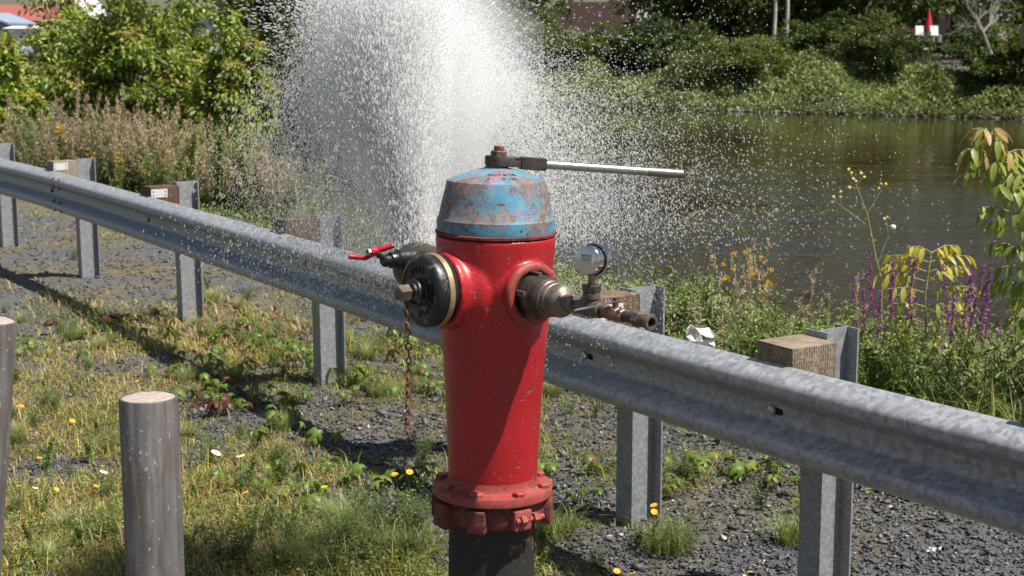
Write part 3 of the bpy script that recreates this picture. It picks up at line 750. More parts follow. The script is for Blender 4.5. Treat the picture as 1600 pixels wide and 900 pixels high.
# ------------------------------------------------------------ pressure test fitting on the right outlet
def fitting():
    az = 36; d = hdir(az)
    g = empty('pressure_test_fitting', hpt(az, .18), 'tarnished bronze test fitting with gauge and small ball valve, screwed on the right outlet', 'pipe fitting')
    def part(name, prof, mat, seg=40, dz=0, sm=38, rot=0, caps=True):
        bm = bmesh.new(); lathe(bm, prof, axisM(hpt(az, 0, dz), d) @ Matrix.Rotation(R(rot), 4, 'Z'), seg, caps); return bm_obj(name, bm, mat, g, sm, True)
    cp = part('hose_coupling', [(.050, .160), (.0555, .176), (.0570, .190), (.0570, .218), (.0555, .222), (.053, .2225), (.053, .246), (.050, .250), (.042, .251)], M['iron'])
    for k in range(5):
        a = R(72*k+25); bm = bmesh.new(); box(bm, (.058*math.cos(a), .058*math.sin(a), .198), (.012, .015, .040), axisM(hpt(az, 0), d), .002)
        bm_obj('coupling_lug', bm, M['bronze2'], cp, 30, True)
    part('collar', [(.0495, .2495), (.0495, .259), (.046, .263), (.0405, .264)], M['bronze2'])
    part('reducer', [(.0400, .262), (.0445, .265), (.0445, .277), (.0425, .279), (.0425, .286), (.0445, .288), (.0445, .300), (.042, .309), (.036, .316), (.0265, .321), (.0235, .324), (.0235, .342), (.0245, .344), (.0245, .354), (.0205, .357)], M['nickel'])
    part('nipple', [(.015, .352), (.015, .395)], M['bronze2'], 24)
    te = part('tee', [(.0185, .385), (.0215, .388), (.0215, .398), (.0200, .400), (.023, .412), (.0235, .424), (.021, .444), (.0195, .446), (.0205, .452), (.0205, .462), (.017, .464)], M['bronze2'], 32)
    C = hpt(az, .424); upz = Vector((0, 0, 1))
    bm = bmesh.new(); lathe(bm, [(.019, 0), (.0185, .022), (.0225, .026), (.0225, .040), (.019, .042)], axisM(C, upz, (1, 0, 0)), 32); bm_obj('branch', bm, M['bronze2'], te, 40, True)
    bm = bmesh.new(); lathe(bm, [(.020, .041), (.0245, .043), (.0245, .059), (.021, .062)], axisM(C, upz, (1, 0, 0)) @ Matrix.Rotation(.3, 4, 'Z'), 6); bm_obj('bushing', bm, M['iron'], g, 20, True)
    bm = bmesh.new(); lathe(bm, [(.0105, .06), (.0105, .095)], axisM(C, upz, (1, 0, 0)), 6); bm_obj('gauge_stem', bm, M['bronze'], g, 20, True)
    # gauge: dial faces away, back plate towards the viewer's left
    gd = AZ(-34)                                       # direction the back faces
    gc = C+Vector((0, 0, .124)); ga = empty('pressure_gauge', (0, 0, 0)); ga.parent = g
    gd = (gd+Vector((0, 0, .10))).normalized()
    GM = axisM(gc, gd)
    bm = bmesh.new(); lathe(bm, [(.038, -.026), (.0435, -.024), (.0435, -.010), (.041, -.0085), (.030, -.0085)], GM, 56, caps=True); bm_obj('bezel', bm, M['chrome'], ga, 40, True)
    bm = bmesh.new(); lathe(bm, [(.0405, -.0088), (.0405, -.004), (.030, -.004)], GM, 48, caps=False); bm_obj('rubber_seal', bm, M['black'], ga, 40, True)
    bm = bmesh.new(); lathe(bm, [(.0375, -.0045), (.0375, .022), (.036, .0245), (.033, .0252), (0, .0252)], GM, 56); bm_obj('case', bm, M['chrome'], ga, 30, True)
    bm = bmesh.new(); box(bm, (0, .006, .0258), (.038, .022, .0008), GM); pl = bm_obj('data_plate', bm, M['plate'], ga, 0, True)
    bm = bmesh.new()
    add_bm(bm, text_bm('INOXX', .0088, .0002), GM @ Matrix.Translation((0, .0118, .02635)))
    for k, w in enumerate((.028, .022, .026)): box(bm, (0, .0055-.0034*k, .02635), (w, .0010, .0003), GM)
    tag(bm_obj('print', bm, M['ink'], ga, 0, True), kind='stuff')
    bm = bmesh.new(); lathe(bm, [(.003, .03), (.003, -.02)], axisM(gc-Vector((0, 0, .045)), upz, (1, 0, 0)), 12); bm_obj('case_neck', bm, M['bronze'], ga, 40, True)
    # ball valve
    part('nipple', [(.0135, .46), (.0135, .49)], M['iron'], 24)
    vb = part('valve_body', [(.0145, .482), (.0185, .484), (.0185, .500), (.016, .502), (.0175, .510), (.0195, .520), (.0175, .532), (.0150, .535), (.0185, .537), (.0185, .553), (.0155, .555)], M['bronze'], 8, sm=22)
    VC = hpt(az, .520)
    bm = bmesh.new(); lathe(bm, [(.008, .012), (.008, .028), (.0095, .0285), (.0095, .035), (.006, .037)], axisM(VC, upz, (1, 0, 0)), 8); bm_obj('valve_stem', bm, M['bronze2'], vb, 25, True)
    bm = bmesh.new(); e0 = VC+Vector((0, 0, .031)); 
    # flat lever, bent down at its end, lying back over the tee's near side
    ld = (AZ(-62)*.74+AZ(-144)*.55).normalized(); sd2 = Vector((0, 0, 1)).cross(ld).normalized()
    path = [(0, 0, .011), (.016, 0, .011), (.028, -.008, .010), (.092, -.022, .011), (.099, -.024, .009), (.104, -.025, .004)]
    ring = [[e0+ld*t+Vector((0, 0, h))+sd2*w*s+Vector((0, 0, q)) for (s, q) in ((-1, 0), (1, 0), (1, .0022), (-1, .0022))] for t, h, w in path]
    vv = [[bm.verts.new(p) for p in r_] for r_ in ring]
    for a, b in zip(vv[:-1], vv[1:]):
        for k in range(4): bm.faces.new((a[k], a[(k+1) % 4], b[(k+1) % 4], b[k]))
    bm.faces.new(vv[0]); bm.faces.new(vv[-1][::-1])
    bm_obj('valve_lever', bm, M['nut'], g, 25, True)
    bm = bmesh.new(); lathe(bm, [(.0085, .036), (.0085, .042)], axisM(VC, upz, (1, 0, 0)), 6); bm_obj('lever_nut', bm, M['bronze2'], vb, 25, True)
    part('nipple', [(.0140, .552), (.0140, .605)], M['iron'], 24)
    part('end_fitting', [(.0145, .596), (.0205, .598), (.0205, .616), (.0175, .619)], M['bronze2'], 6, sm=20)
    part('outlet_ring', [(.0165, .617), (.0165, .645), (.0205, .648), (.0205, .656), (.0190, .658), (.0120, .658), (.0115, .62)], M['bronze2'], 32, caps=False)
    part('bore', [(.012, .632), (.001, .631)], M['dark'], 24)
fitting()

# ------------------------------------------------------------ valve behind, which throws the water
def hose_valve():
    az = -144; d = hdir(az)
    g = empty('hose_valve', hpt(az, .2), 'black cast valve with a red lever, screwed on the far left outlet and gushing water', 'valve')
    def part(name, prof, mat, seg=40, par=g, sm=38, caps=True):
        bm = bmesh.new(); lathe(bm, prof, axisM(hpt(az, 0), d), seg, caps); return bm_obj(name, bm, mat, par, sm, True)
    part('hose_coupling', [(.054, .178), (.060, .182), (.060, .215), (.056, .222), (.050, .226)], M['cap'])
    part('valve_body', [(.046, .222), (.048, .25), (.060, .275), (.068, .300), (.071, .330), (.071, .375), (.0725, .377), (.0725, .405), (.070, .409), (.067, .432), (.064, .437), (.058, .438), (.054, .42)], M['iron'], 48)
    part('pale_gasket', [(.0715, .3735), (.0735, .3740), (.0735, .3765), (.0715, .377)], M['nickel'], 48)
    sdn = hdir(-54); C = hpt(az, .355)
    bm = bmesh.new(); lathe(bm, [(.030, .030), (.030, .098), (.025, .104), (.0235, .122), (.0185, .126), (.0185, .142), (.012, .150)], axisM(C+Vector((0, 0, .034)), sdn), 28)
    bo = bm_obj('stem_boss', bm, M['black'], g, 35, True)
    # red T lever on the stem
    tip = C+sdn*.158+Vector((0, 0, .034))
    lv = empty('lever', (0, 0, 0)); lv.parent = g
    LM = axisM(tip, sdn)
    pa = at(546, 401, tip.y-.02); pb = at(572, 403, tip.y-.01); pc = at(590, 391, tip.y); pd = at(613, 384, tip.y+.01); 
    bm = bmesh.new(); tube(bm, [pa+(pa-pb).normalized()*.003, pa, pb, pb.lerp(pc, .5)+Vector((0, 0, -.001)), pc, pc.lerp(pd, .5), pd], [.003, .0078, .0075, .0078, .0095, .0085, .0085], 12)
    bm_obj('lever_bar', bm, M['lever'], lv, 50, True)
    q = at(584, 393, tip.y-.02)
    bm = bmesh.new(); lathe(bm, [(.0135, -.006), (.0135, .012)], axisM(q, sdn), 20); bm_obj('lever_hub', bm, M['lever'], lv, 40, True)
    bm = bmesh.new(); lathe(bm, [(.0110, .010), (.0110, .021), (.009, .022), (.006, .022), (.0055, .017), (.001, .017)], axisM(q, sdn), 6); bm_obj('lever_nut', bm, M['nut'], lv, 20, True)
    bm = bmesh.new(); tube(bm, [q+sdn*-.002, C+sdn*.13+Vector((0, 0, .034))], .0095, 12); bm_obj('stem', bm, M['iron'], g, 50, True)
    bm = bmesh.new(); lathe(bm, [(.0078, -.002), (.0078, .004), (.005, .0055)], axisM(pd, (pd-pc)), 10); bm_obj('lever_end_cap', bm, M['nut'], lv, 40, True)
hose_valve()

# ------------------------------------------------------------ projection helper for planting (where on the ground the picture shows what)
def to_uv(x, y, z):
    c, s_ = math.cos(PITCH), math.sin(PITCH); zz = z-HC
    d = y*c-zz*s_; return 800+FPX*x/d, 450-FPX*(y*s_+zz*c)/d
def g2(u, v, cu, cv, ru, rv): return np.exp(-(((u-cu)/ru)**2+((v-cv)/rv)**2))
def scatter(n, y0, y1, power=1.0, pad=.6, rg=RG):
    """points on the ground, denser near the viewer for power > 1"""
    q = rg.random(n); y = y0*((y1/y0)**q) if power > 1.5 else (y0**(2-power)+(y1**(2-power)-y0**(2-power))*q)**(1/(2-power)) if power != 2 else None
    x = (rg.random(n)*2-1)*(y*.345+pad)
    z = ground_z(x, y); u, v = to_uv(x, y, z); t, s = rail_off(x, y)
    return x, y, z, u, v, t, s
def green(u, v, x, y):
    """how grown over the ground is"""
    n1 = vnoise(x, y, .55, 5); n2 = vnoise(x, y, .16, 6)
    d = .35+0*u
    d += .34*sstep(460, 520, v)*sstep(520, 200, u)
    d += .40*g2(u, v, 420, 520, 260, 45)+.32*g2(u, v, 500, 610, 200, 40)
    d += .55*sstep(790, 850, v)*sstep(720, 640, u)+.30*sstep(700, 800, v)*sstep(700, 300, u)
    d -= .52*g2(u, v, 130, 395, 260, 42)+.30*g2(u, v, 330, 450, 160, 26)
    d -= .50*g2(u, v, 145, 808, 70, 28)+.42*g2(u, v, 590, 690, 110, 62)+.2*g2(u, v, 270, 560, 70, 30)
    d -= .48*sstep(840, 880, u)*sstep(600, 640, v)
    d += .45*g2(u, v, 860, 840, 70, 60)+.50*g2(u, v, 1130, 745, 170, 26)+.2*g2(u, v, 700, 560, 60, 40)
    d -= .3*g2(u, v, 1450, 860, 170, 70)
    return np.clip(d+(n1-.5)*1.5+(n2-.5)*.9, 0, 1)
# crushed slate: angular chips
def chips():
    S = Soup(); base = OCT[0][[0, 1, 2, 3, 4, 5]]*.62
    F = OCT[1]
    for n, y0, y1, lo, hi in ((62000, 5.15, 8.6, .006, .022), (20000, 8.4, 17, .014, .032), (1500, 5.2, 9, .024, .05)):
        x, y, z, u, v, t, s = scatter(n, y0, y1, 1.3)
        gr = green(u, v, x, y); k = (t < edge_t(s)+.9) & (RG.random(n) > gr*.85-.15)
        x, y, z = x[k], y[k], z[k]; m = len(x)
        sz = lo+(hi-lo)*RG.random(m)**2.2
        sc = np.stack([sz*(.8+.7*RG.random(m)), sz*(.6+.5*RG.random(m)), sz*(.22+.34*RG.random(m))], 1)
        V = base[None]+RG.normal(size=(m, 6, 3))*.17
        V = V*sc[:, None]
        a = RG.random(m)*6.283; ca, sa = np.cos(a), np.sin(a); tx = RG.normal(size=m)*.36; ty = RG.normal(size=m)*.36
        X = V[..., 0]*ca[:, None]-V[..., 1]*sa[:, None]; Y = V[..., 0]*sa[:, None]+V[..., 1]*ca[:, None]; Z = V[..., 2]+X*tx[:, None]+Y*ty[:, None]
        P = np.stack([X+x[:, None], Y+y[:, None], Z+(z+sc[:, 2]*.42+.004*RG.random(m))[:, None]], -1)
        S.add(P, F, pick([(.035, .035, .04), (.06, .06, .066), (.10, .10, .105), (.17, .165, .165), (.11, .08, .065), (.38, .37, .35)], m, [.30, .30, .20, .11, .06, .03], .2))
    n = N('slate chips'); a = n.node('ShaderNodeAttribute', attribute_name='tint')
    n.set(Base_Color=n.mix(n.math('MULTIPLY', n.noise(120, 3), .4), a.outputs['Color'], (.12, .12, .12)), Roughness=.6)
    o = S.obj('slate_gravel', n.m); tag(o, 'dark crushed slate gravel covering the ground around the guard rail', 'gravel', kind='stuff')
chips()
GREENS = [(.12, .16, .03), (.22, .23, .045), (.34, .30, .07), (.46, .37, .12), (.38, .25, .11), (.54, .44, .25)]
def turf():
    S = Soup()
    for n, y0, y1, h, w in ((150000, 5.15, 9.5, .055, .0038), (75000, 9, 19, .075, .0065)):
        x, y, z, u, v, t, s = scatter(n, y0, y1, 1.25)
        gr = green(u, v, x, y); k = (t < edge_t(s)+1.2) & (RG.random(n) < gr**1.3)
        x, y, z, gr, u, v = x[k], y[k], z[k], gr[k], u[k], v[k]; m = len(x)
        yel = sstep(620, 250, u)*.6+.2; pl = vnoise(x, y, .35, 9)
        wts = RG.random(m)+pl*1.1+yel*.6-.80
        idx = np.clip((wts*4.2).astype(int), 0, 5)
        Cc = np.clip(np.array(GREENS)[idx]*(1+RG.normal(size=(m, 1))*.2), .01, 1)
        H = .8*h*(.4+RG.random(m)*.9)*(.6+.7*gr)*np.where(RG.random(m) < .04, 2.4, 1)
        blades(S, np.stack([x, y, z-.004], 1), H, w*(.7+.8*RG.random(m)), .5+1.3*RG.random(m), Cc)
    tag(S.obj('short_grass', M['leaf']), 'short yellow green grass and moss between the slate chips', 'grass', kind='stuff')
    S = Soup()
    for n, y0, y1, L in ((75000, 5.15, 9.5, .018), (36000, 9, 19, .032)):
        x, y, z, u, v, t, s = scatter(n, y0, y1, 1.25)
        gr = green(u, v, x, y)*(.5+vnoise(x, y, .22, 12)); k = (t < edge_t(s)+1.2) & (RG.random(n) < gr**1.8)
        x, y, z, gr, u, v = x[k], y[k], z[k], gr[k], u[k], v[k]; m = len(x)
        D = rdir(m, .5); D[:, 2] = np.abs(D[:, 2])*.6
        red = (g2(u, v, 480, 500, 200, 70)+.6*g2(u, v, 420, 640, 90, 40) > RG.random(m)*1.5)
        C = pick([(.10, .17, .03), (.16, .24, .05), (.24, .29, .08), (.16, .22, .10), (.34, .29, .12)], m, [.3, .25, .2, .15, .1])
        C[red] = pick([(.26, .07, .05), (.34, .18, .09), (.18, .05, .04)], int(red.sum()))
        lush = sstep(800, 860, v)*sstep(720, 600, u)
        leaves(S, np.stack([x, y, z+RG.random(m)*(.03+.07*lush)*(gr)], 1), D, L*(.6+.9*RG.random(m)), L*.5*(.6+.7*RG.random(m)), C, LEAF2, 1.0)
    tag(S.obj('low_leafy_weeds', M['leaf']), 'low clover and small leafy weeds spread over the verge', 'ground cover', kind='stuff')
turf()

# ------------------------------------------------------------ small plants on the verge
def leaf_mesh(name, L, W, cols, droop=.22, fold=.10, seg=7):
    """one real leaf, pointed, folded along its midrib"""
    S = Soup(); t = np.linspace(0, 1, seg+1); w = W*2.0*np.clip(t, 0, 1)**.62*(1-t)**1.05*(1+.10*np.where(np.arange(seg+1) % 2, 1, -1)); w[0] = W*.06; w[-1] = .0
    z = -droop*L*t**2
    V = []
    for i in range(seg+1):
        V += [[L*t[i], -w[i]/2, z[i]+fold*w[i]], [L*t[i], 0, z[i]], [L*t[i], w[i]/2, z[i]+fold*w[i]]]
    F = []
    for i in range(seg):
        a = i*3; F += [[a, a+1, a+4], [a, a+4, a+3], [a+1, a+2, a+5], [a+1, a+5, a+4]]
    V = np.array(V)[None]; C = np.array([[cols[0]]*len(V[0])], float)
    f = np.repeat(t, 3)[:, None]; C = (np.array(cols[0])*(1-f)+np.array(cols[1])*f)[None]
    S.add(V, np.array(F), C); return S.mesh(name, [M['leaf']], True)
def palmate(name, L, cols, rg):
    """five drooping leaflets from one point"""
    S = Soup()
    for k, a in enumerate((-1.9, -.95, 0, .95, 1.9)):
        l = L*(1 if k == 2 else .88 if k in (1, 3) else .65)*(.9+.2*rg.random()); seg = 4
        t = np.linspace(0, 1, seg+1); w = l*.36*np.sin(np.pi*t**.8)**.9; w[0] = l*.03; w[-1] = 0
        z = .10*l*np.sin(t*2)-(.6+.4*rg.random())*l*t**2; rr = l*t*(1-.15*t)
        V = []
        for i in range(seg+1):
            for q, fo in ((-.5, .12), (0, 0), (.5, .12)):
                px, py = rr[i], q*w[i]; V.append([px*math.cos(a)-py*math.sin(a), px*math.sin(a)+py*math.cos(a), z[i]-fo*w[i]])
        F = []
        for i in range(seg):
            b = i*3; F += [[b, b+1, b+4], [b, b+4, b+3], [b+1, b+2, b+5], [b+1, b+5, b+4]]
        C = np.tile(np.array(cols[k % len(cols)]), (len(V), 1))[None]
        S.add(np.array(V)[None], np.array(F), C)
    return S.mesh(name, [M['leaf']], True)
def creepers():
    rg = np.random.default_rng(5)
    Gc = [(.13, .21, .03), (.10, .17, .025), (.16, .22, .04)]; Y = [(.22, .24, .05), (.17, .22, .04)]; Rr = [(.12, .03, .025), (.12, .06, .03)]; B = [(.16, .09, .035), (.08, .10, .025), (.12, .13, .03)]
    PM = {k: [palmate('leaf', .085, c, rg) for _ in range(3)] for k, c in (('g', Gc), ('y', Y), ('r', Rr), ('b', B))}
    spots = [(1065, 725, 5, 'g'), (1100, 738, 5, 'y'), (1140, 742, 6, 'g'), (1180, 735, 5, 'y'), (1215, 748, 6, 'y'), (1245, 738, 5, 'g'), (1160, 760, 4, 'g'), (1090, 765, 3, 'y'), (1240, 772, 5, 'g'),
             (870, 745, 4, 'g'), (905, 735, 4, 'g'), (940, 735, 3, 'b'), (885, 770, 3, 'g'), (1010, 720, 3, 'g'), (1050, 775, 3, 'y'),
             (610, 600, 5, 'b'), (570, 605, 5, 'b'), (540, 615, 4, 'b'), (650, 610, 5, 'y'), (665, 585, 4, 'g'), (600, 560, 4, 'b'), (590, 625, 4, 'b'), (630, 575, 3, 'g'),
             (300, 520, 4, 'b'), (340, 518, 4, 'b'), (270, 505, 3, 'b'), (390, 520, 4, 'b'), (430, 530, 4, 'b'), (370, 545, 4, 'g'), (320, 560, 4, 'g'), (300, 580, 4, 'g'), (345, 595, 5, 'g'), (400, 560, 3, 'r'), (450, 555, 4, 'g'), (480, 540, 4, 'b'), (500, 575, 4, 'g'),
             (385, 610, 4, 'r'), (400, 635, 4, 'r'), (375, 630, 3, 'b'), (345, 640, 3, 'r'), (420, 625, 3, 'b'), (430, 660, 4, 'g'), (450, 690, 4, 'g'), (410, 690, 3, 'g'), (470, 640, 3, 'b'),
             (440, 745, 5, 'g'), (480, 760, 4, 'g'), (530, 752, 5, 'y'), (560, 750, 4, 'g'), (600, 745, 4, 'g'), (620, 750, 3, 'y'), (500, 780, 3, 'g'), (650, 745, 3, 'g'), (150, 515, 3, 'g'), (60, 530, 4, 'g'), (100, 560, 3, 'g'), (30, 550, 4, 'g'), (180, 505, 3, 'r'), (110, 510, 3, 'r'), (1290, 790, 2, 'y')]
    for _ in range(60):
        spots.append((rg.uniform(250, 675), rg.uniform(488, 625), 3, rg.choice(['b', 'g', 'b', 'r' if rg.random() < .15 else 'g'])))
    names = {'g': 'green creeper shoot with five-fingered leaves', 'y': 'yellow green creeper shoot with five-fingered leaves on the slate', 'r': 'dark red creeper shoot with five-fingered leaves', 'b': 'bronze tinged creeper shoot with five-fingered leaves'}
    for (u, v, n, k) in spots:
        P = G(u, v+12); P.z = float(ground_z(P.x, P.y)[0])
        r = empty('creeper_shoot', P, names[k]+(', left of the upright bollard' if u < 232 else ', by the rail shadow' if u < 690 and v < 640 else ', left of the hydrant' if u < 690 else ', just right of the hydrant' if u < 960 else ', between the nearest posts'), 'creeper', 'creeper shoots on the verge')
        S = Soup(); tips = []
        a0 = rg.random()*6.28; p = np.array([0, 0, .0])
        for i in range(n):
            q = p+np.array([math.cos(a0)*.055, math.sin(a0)*.03, .012*math.sin(i*1.7)]); a0 += rg.normal()*.5; q[2] = max(q[2], .006)
            stems(S, p[None], q[None], .0024, .0020, np.array([[.17, .075, .035]]))
            tp = q+np.array([rg.normal()*.035, rg.normal()*.035, .035+rg.random()*.06]); stems(S, q[None], tp[None], .0014, .001, np.array([[.2, .16, .05]])); tips.append(tp); p = q
        S.obj('vine', M['leaf'], r)
        for tp in tips:
            kk = k if rg.random() > .25 else ('g' if k != 'r' else 'b')
            o = bpy.data.objects.new('leaf', PM[kk][rg.integers(3)]); COL.objects.link(o); o.parent = r; o.location = tp
            s_ = .5+rg.random()*.5; o.scale = (s_,)*3; o.rotation_euler = (rg.normal()*.35, rg.normal()*.35, rg.random()*6.28)
creepers()
def flowers():
    rg = np.random.default_rng(8)
    fm = simple('yellow petals', (.75, .36, .01), .6, 0, .15, 60, 0); wm = simple('white petals', (.80, .80, .78), .6, 0, .05, 60, 0); pm = simple('pink clover', (.50, .09, .25), .6, 0, .2, 90, 0)
    def head(mat, r, n, cone, ctr=None):
        bm = bmesh.new()
        for k in range(n):
            a = 2*math.pi*k/n; w = r*.9*math.pi/n*1.5
            pts = [(.2*r, -w*.35, 0), (.75*r, -w*.6, cone*r*.5), (r, 0, cone*r*.6), (.75*r, w*.6, cone*r*.5), (.2*r, w*.35, 0)]
            vs = [bm.verts.new((x*math.cos(a)-y*math.sin(a), x*math.sin(a)+y*math.cos(a), z)) for x, y, z in pts]; bm.faces.new(vs)
        me = bpy.data.meshes.new('petals'); bm.to_mesh(me); bm.free(); me.materials.append(mat); return me
    def disc(mat, r):
        bm = bmesh.new(); lathe(bm, [(r, 0), (r*.8, r*.5), (0, r*.65)], seg=8); me = bpy.data.meshes.new('flower_centre'); bm.to_mesh(me); bm.free(); me.materials.append(mat); return me
    yh = head(fm, .0135, 13, .35); yc = disc(fm, .006); dh = head(wm, .021, 15, -.05); dc = disc(fm, .007)
    def stalk(H, lean):
        S = Soup(); A = np.array([[0, 0, 0.]]); B = np.array([[lean[0]*.4, lean[1]*.4, H*.6]]); C = np.array([[lean[0], lean[1], H]])
        c = np.array([[.14, .17, .05]]); stems(S, A, B, .0015, .0013, c); stems(S, B, C, .0013, .001, c)
        leaves(S, np.repeat(A*.0, 3, 0), rdir(3, .8), .04, .008, np.repeat(c, 3, 0)); return S
    def plant(name, u, v, H, hm, cm, label, cat, group, sc=1, tilt=.3):
        P = G(u, v); base = at(u+rg.normal()*4, v, P.y-H*1.0); 
        # the head shows at u, v: stand the foot where the ground lies below it
        a = PITCH-math.atan2(450-v, FPX); yy = (HC-H)/math.tan(a); top = at(u, v, yy); gz = float(ground_z(top.x, top.y)[0])
        r = empty(name, (top.x, top.y, gz), label, cat, group)
        ln = (rg.normal()*.02, rg.normal()*.02); r.location.x -= ln[0]; r.location.y -= ln[1]
        Hh = top.z-gz
        stalk(Hh, ln).obj('stem', M['leaf'], r)
        o = link('petals', hm, r, loc=(ln[0], ln[1], Hh)); o.scale = (sc,)*3; o.rotation_euler = (tilt*rg.normal()+.25, tilt*rg.normal(), rg.random()*6)
        o2 = link('flower_centre', cm, r, loc=(ln[0], ln[1], Hh)); o2.scale = (sc,)*3; o2.rotation_euler = o.rotation_euler
    for (u, v) in ((33, 635), (118, 624), (113, 658), (88, 765), (67, 804), (170, 688), (20, 540), (120, 545), (83, 546), (215, 596), (283, 715), (345, 769), (384, 770), (507, 762), (553, 793), (640, 738), (617, 741), (413, 503), (455, 560), (663, 810), (658, 795), (914, 773), (1022, 790), (1022, 800), (1024, 888), (1172, 894), (990, 896), (964, 893), (405, 585), (237, 530), (62, 716), (150, 760), (30, 760)):
        plant('yellow_flower', u, v, .07+rg.random()*.09, yh, yc, 'small yellow hawkweed-like flower on a thin stem in the grass', 'flower', 'small yellow flowers in the verge', .8+rg.random()*.5)
    for (u, v, H, sc, lb) in ((338, 707, .20, 1.15, 'white daisy on a tall stem, left one of the two beside the round bollard'), (376, 712, .18, 1.0, 'white daisy seen side on, right one of the two beside the round bollard'), (162, 737, .12, .9, 'small white daisy in the grass just left of the upright bollard'), (907, 828, .12, .95, 'white daisy on the slate right of the black hydrant pipe'), (55, 762, .08, .6, 'tiny white flower low in the grass near the left edge')):
        plant('daisy', u, v, H, dh, dc, lb, 'daisy', None, sc, .2)
    r = G(282, 846); bm = bmesh.new(); bmesh.ops.create_icosphere(bm, subdivisions=2, radius=.014)
    for vv in bm.verts: vv.co *= 1+rg.normal()*.14
    o = bm_obj('clover_flower', bm, pm, None, 0, loc=(r.x, r.y-.1, .075)); tag(o, 'pink clover flower head beside the upright bollard', 'flower')
    S = Soup(); stems(S, np.array([[0, 0, -.075]]), np.array([[0, 0, 0.]]), .0015, .0012, np.array([[.12, .15, .04]])); S.obj('stem', M['leaf'], o)
flowers()
def tufts():
    rg = np.random.default_rng(3)
    for (u, v, r_, H, n, lb) in ((1045, 862, .10, .16, 420, 'bright green grass tuft below the post right of the hydrant'), (1235, 850, .07, .15, 260, 'green grass tuft against the left side of the nearest post'), (1305, 895, .06, .1, 120, 'small grass tuft at the foot of the nearest post'), (868, 835, .09, .14, 300, 'grass tuft beside the black hydrant pipe'), (690, 800, .05, .1, 120, 'grass tuft left of the hydrant flange'), (560, 850, .12, .13, 380, 'feathery green tuft in the foreground between bollard and hydrant'), (640, 870, .10, .15, 320, 'grass tuft just left of the black hydrant pipe')):
        P = G(u, v); m = n; S = Soup(); a = rg.random(m)*6.28; q = rg.random(m)**.7*r_
        pts = np.stack([np.cos(a)*q, np.sin(a)*q, 0*q], 1)
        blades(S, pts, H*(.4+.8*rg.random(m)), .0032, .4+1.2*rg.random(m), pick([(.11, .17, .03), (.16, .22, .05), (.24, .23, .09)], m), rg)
        o = S.obj('grass_tuft', M['leaf']); o.location = P; o.location.z = float(ground_z(P.x, P.y)[0])-.005; tag(o, lb, 'grass tuft')
    # silvery mugwort shoots in the foreground
    for (u, v, H, lb) in ((455, 845, .16, 'pale silvery weed shoot left in the foreground'), (520, 890, .14, 'silvery weed shoot at the bottom edge, left one'), (600, 830, .17, 'upright feathery weed shoot left of the base pipe'), (575, 885, .15, 'silvery weed shoot at the bottom edge, nearer the hydrant'), (1190, 800, .20, 'small upright horsetail-like shoot in the slate between the two near posts'), (1000, 860, .12, 'little weed shoot in the slate under the rail'), (350, 880, .16, 'green weed shoot to the right of the upright bollard'), (300, 870, .12, 'green weed shoot touching the upright bollard')):
        P = G(u, v); S = Soup(); k = 9
        for j in range(5):
            a = rg.random()*6.28; b0 = np.array([0, 0, 0.]); tip = np.array([math.cos(a)*.07*rg.random()*2, math.sin(a)*.05, H*(.6+.5*rg.random())])
            stems(S, b0[None], tip[None], .0017, .0009, np.array([[.14, .17, .07]])); f = rg.random(22)*.95+.05
            pts = b0+(tip-b0)*f[:, None]; leaves(S, pts, rdir(22, .5, rg), .035*(1.2-f), .008, pick([(.15, .20, .09), (.10, .16, .05)], 22, None, .2, rg), LEAF2, 1, rg)
        o = S.obj('weed_shoot', M['leaf']); o.location = P; o.location.z = float(ground_z(P.x, P.y)[0]); tag(o, lb, 'weed')
tufts()

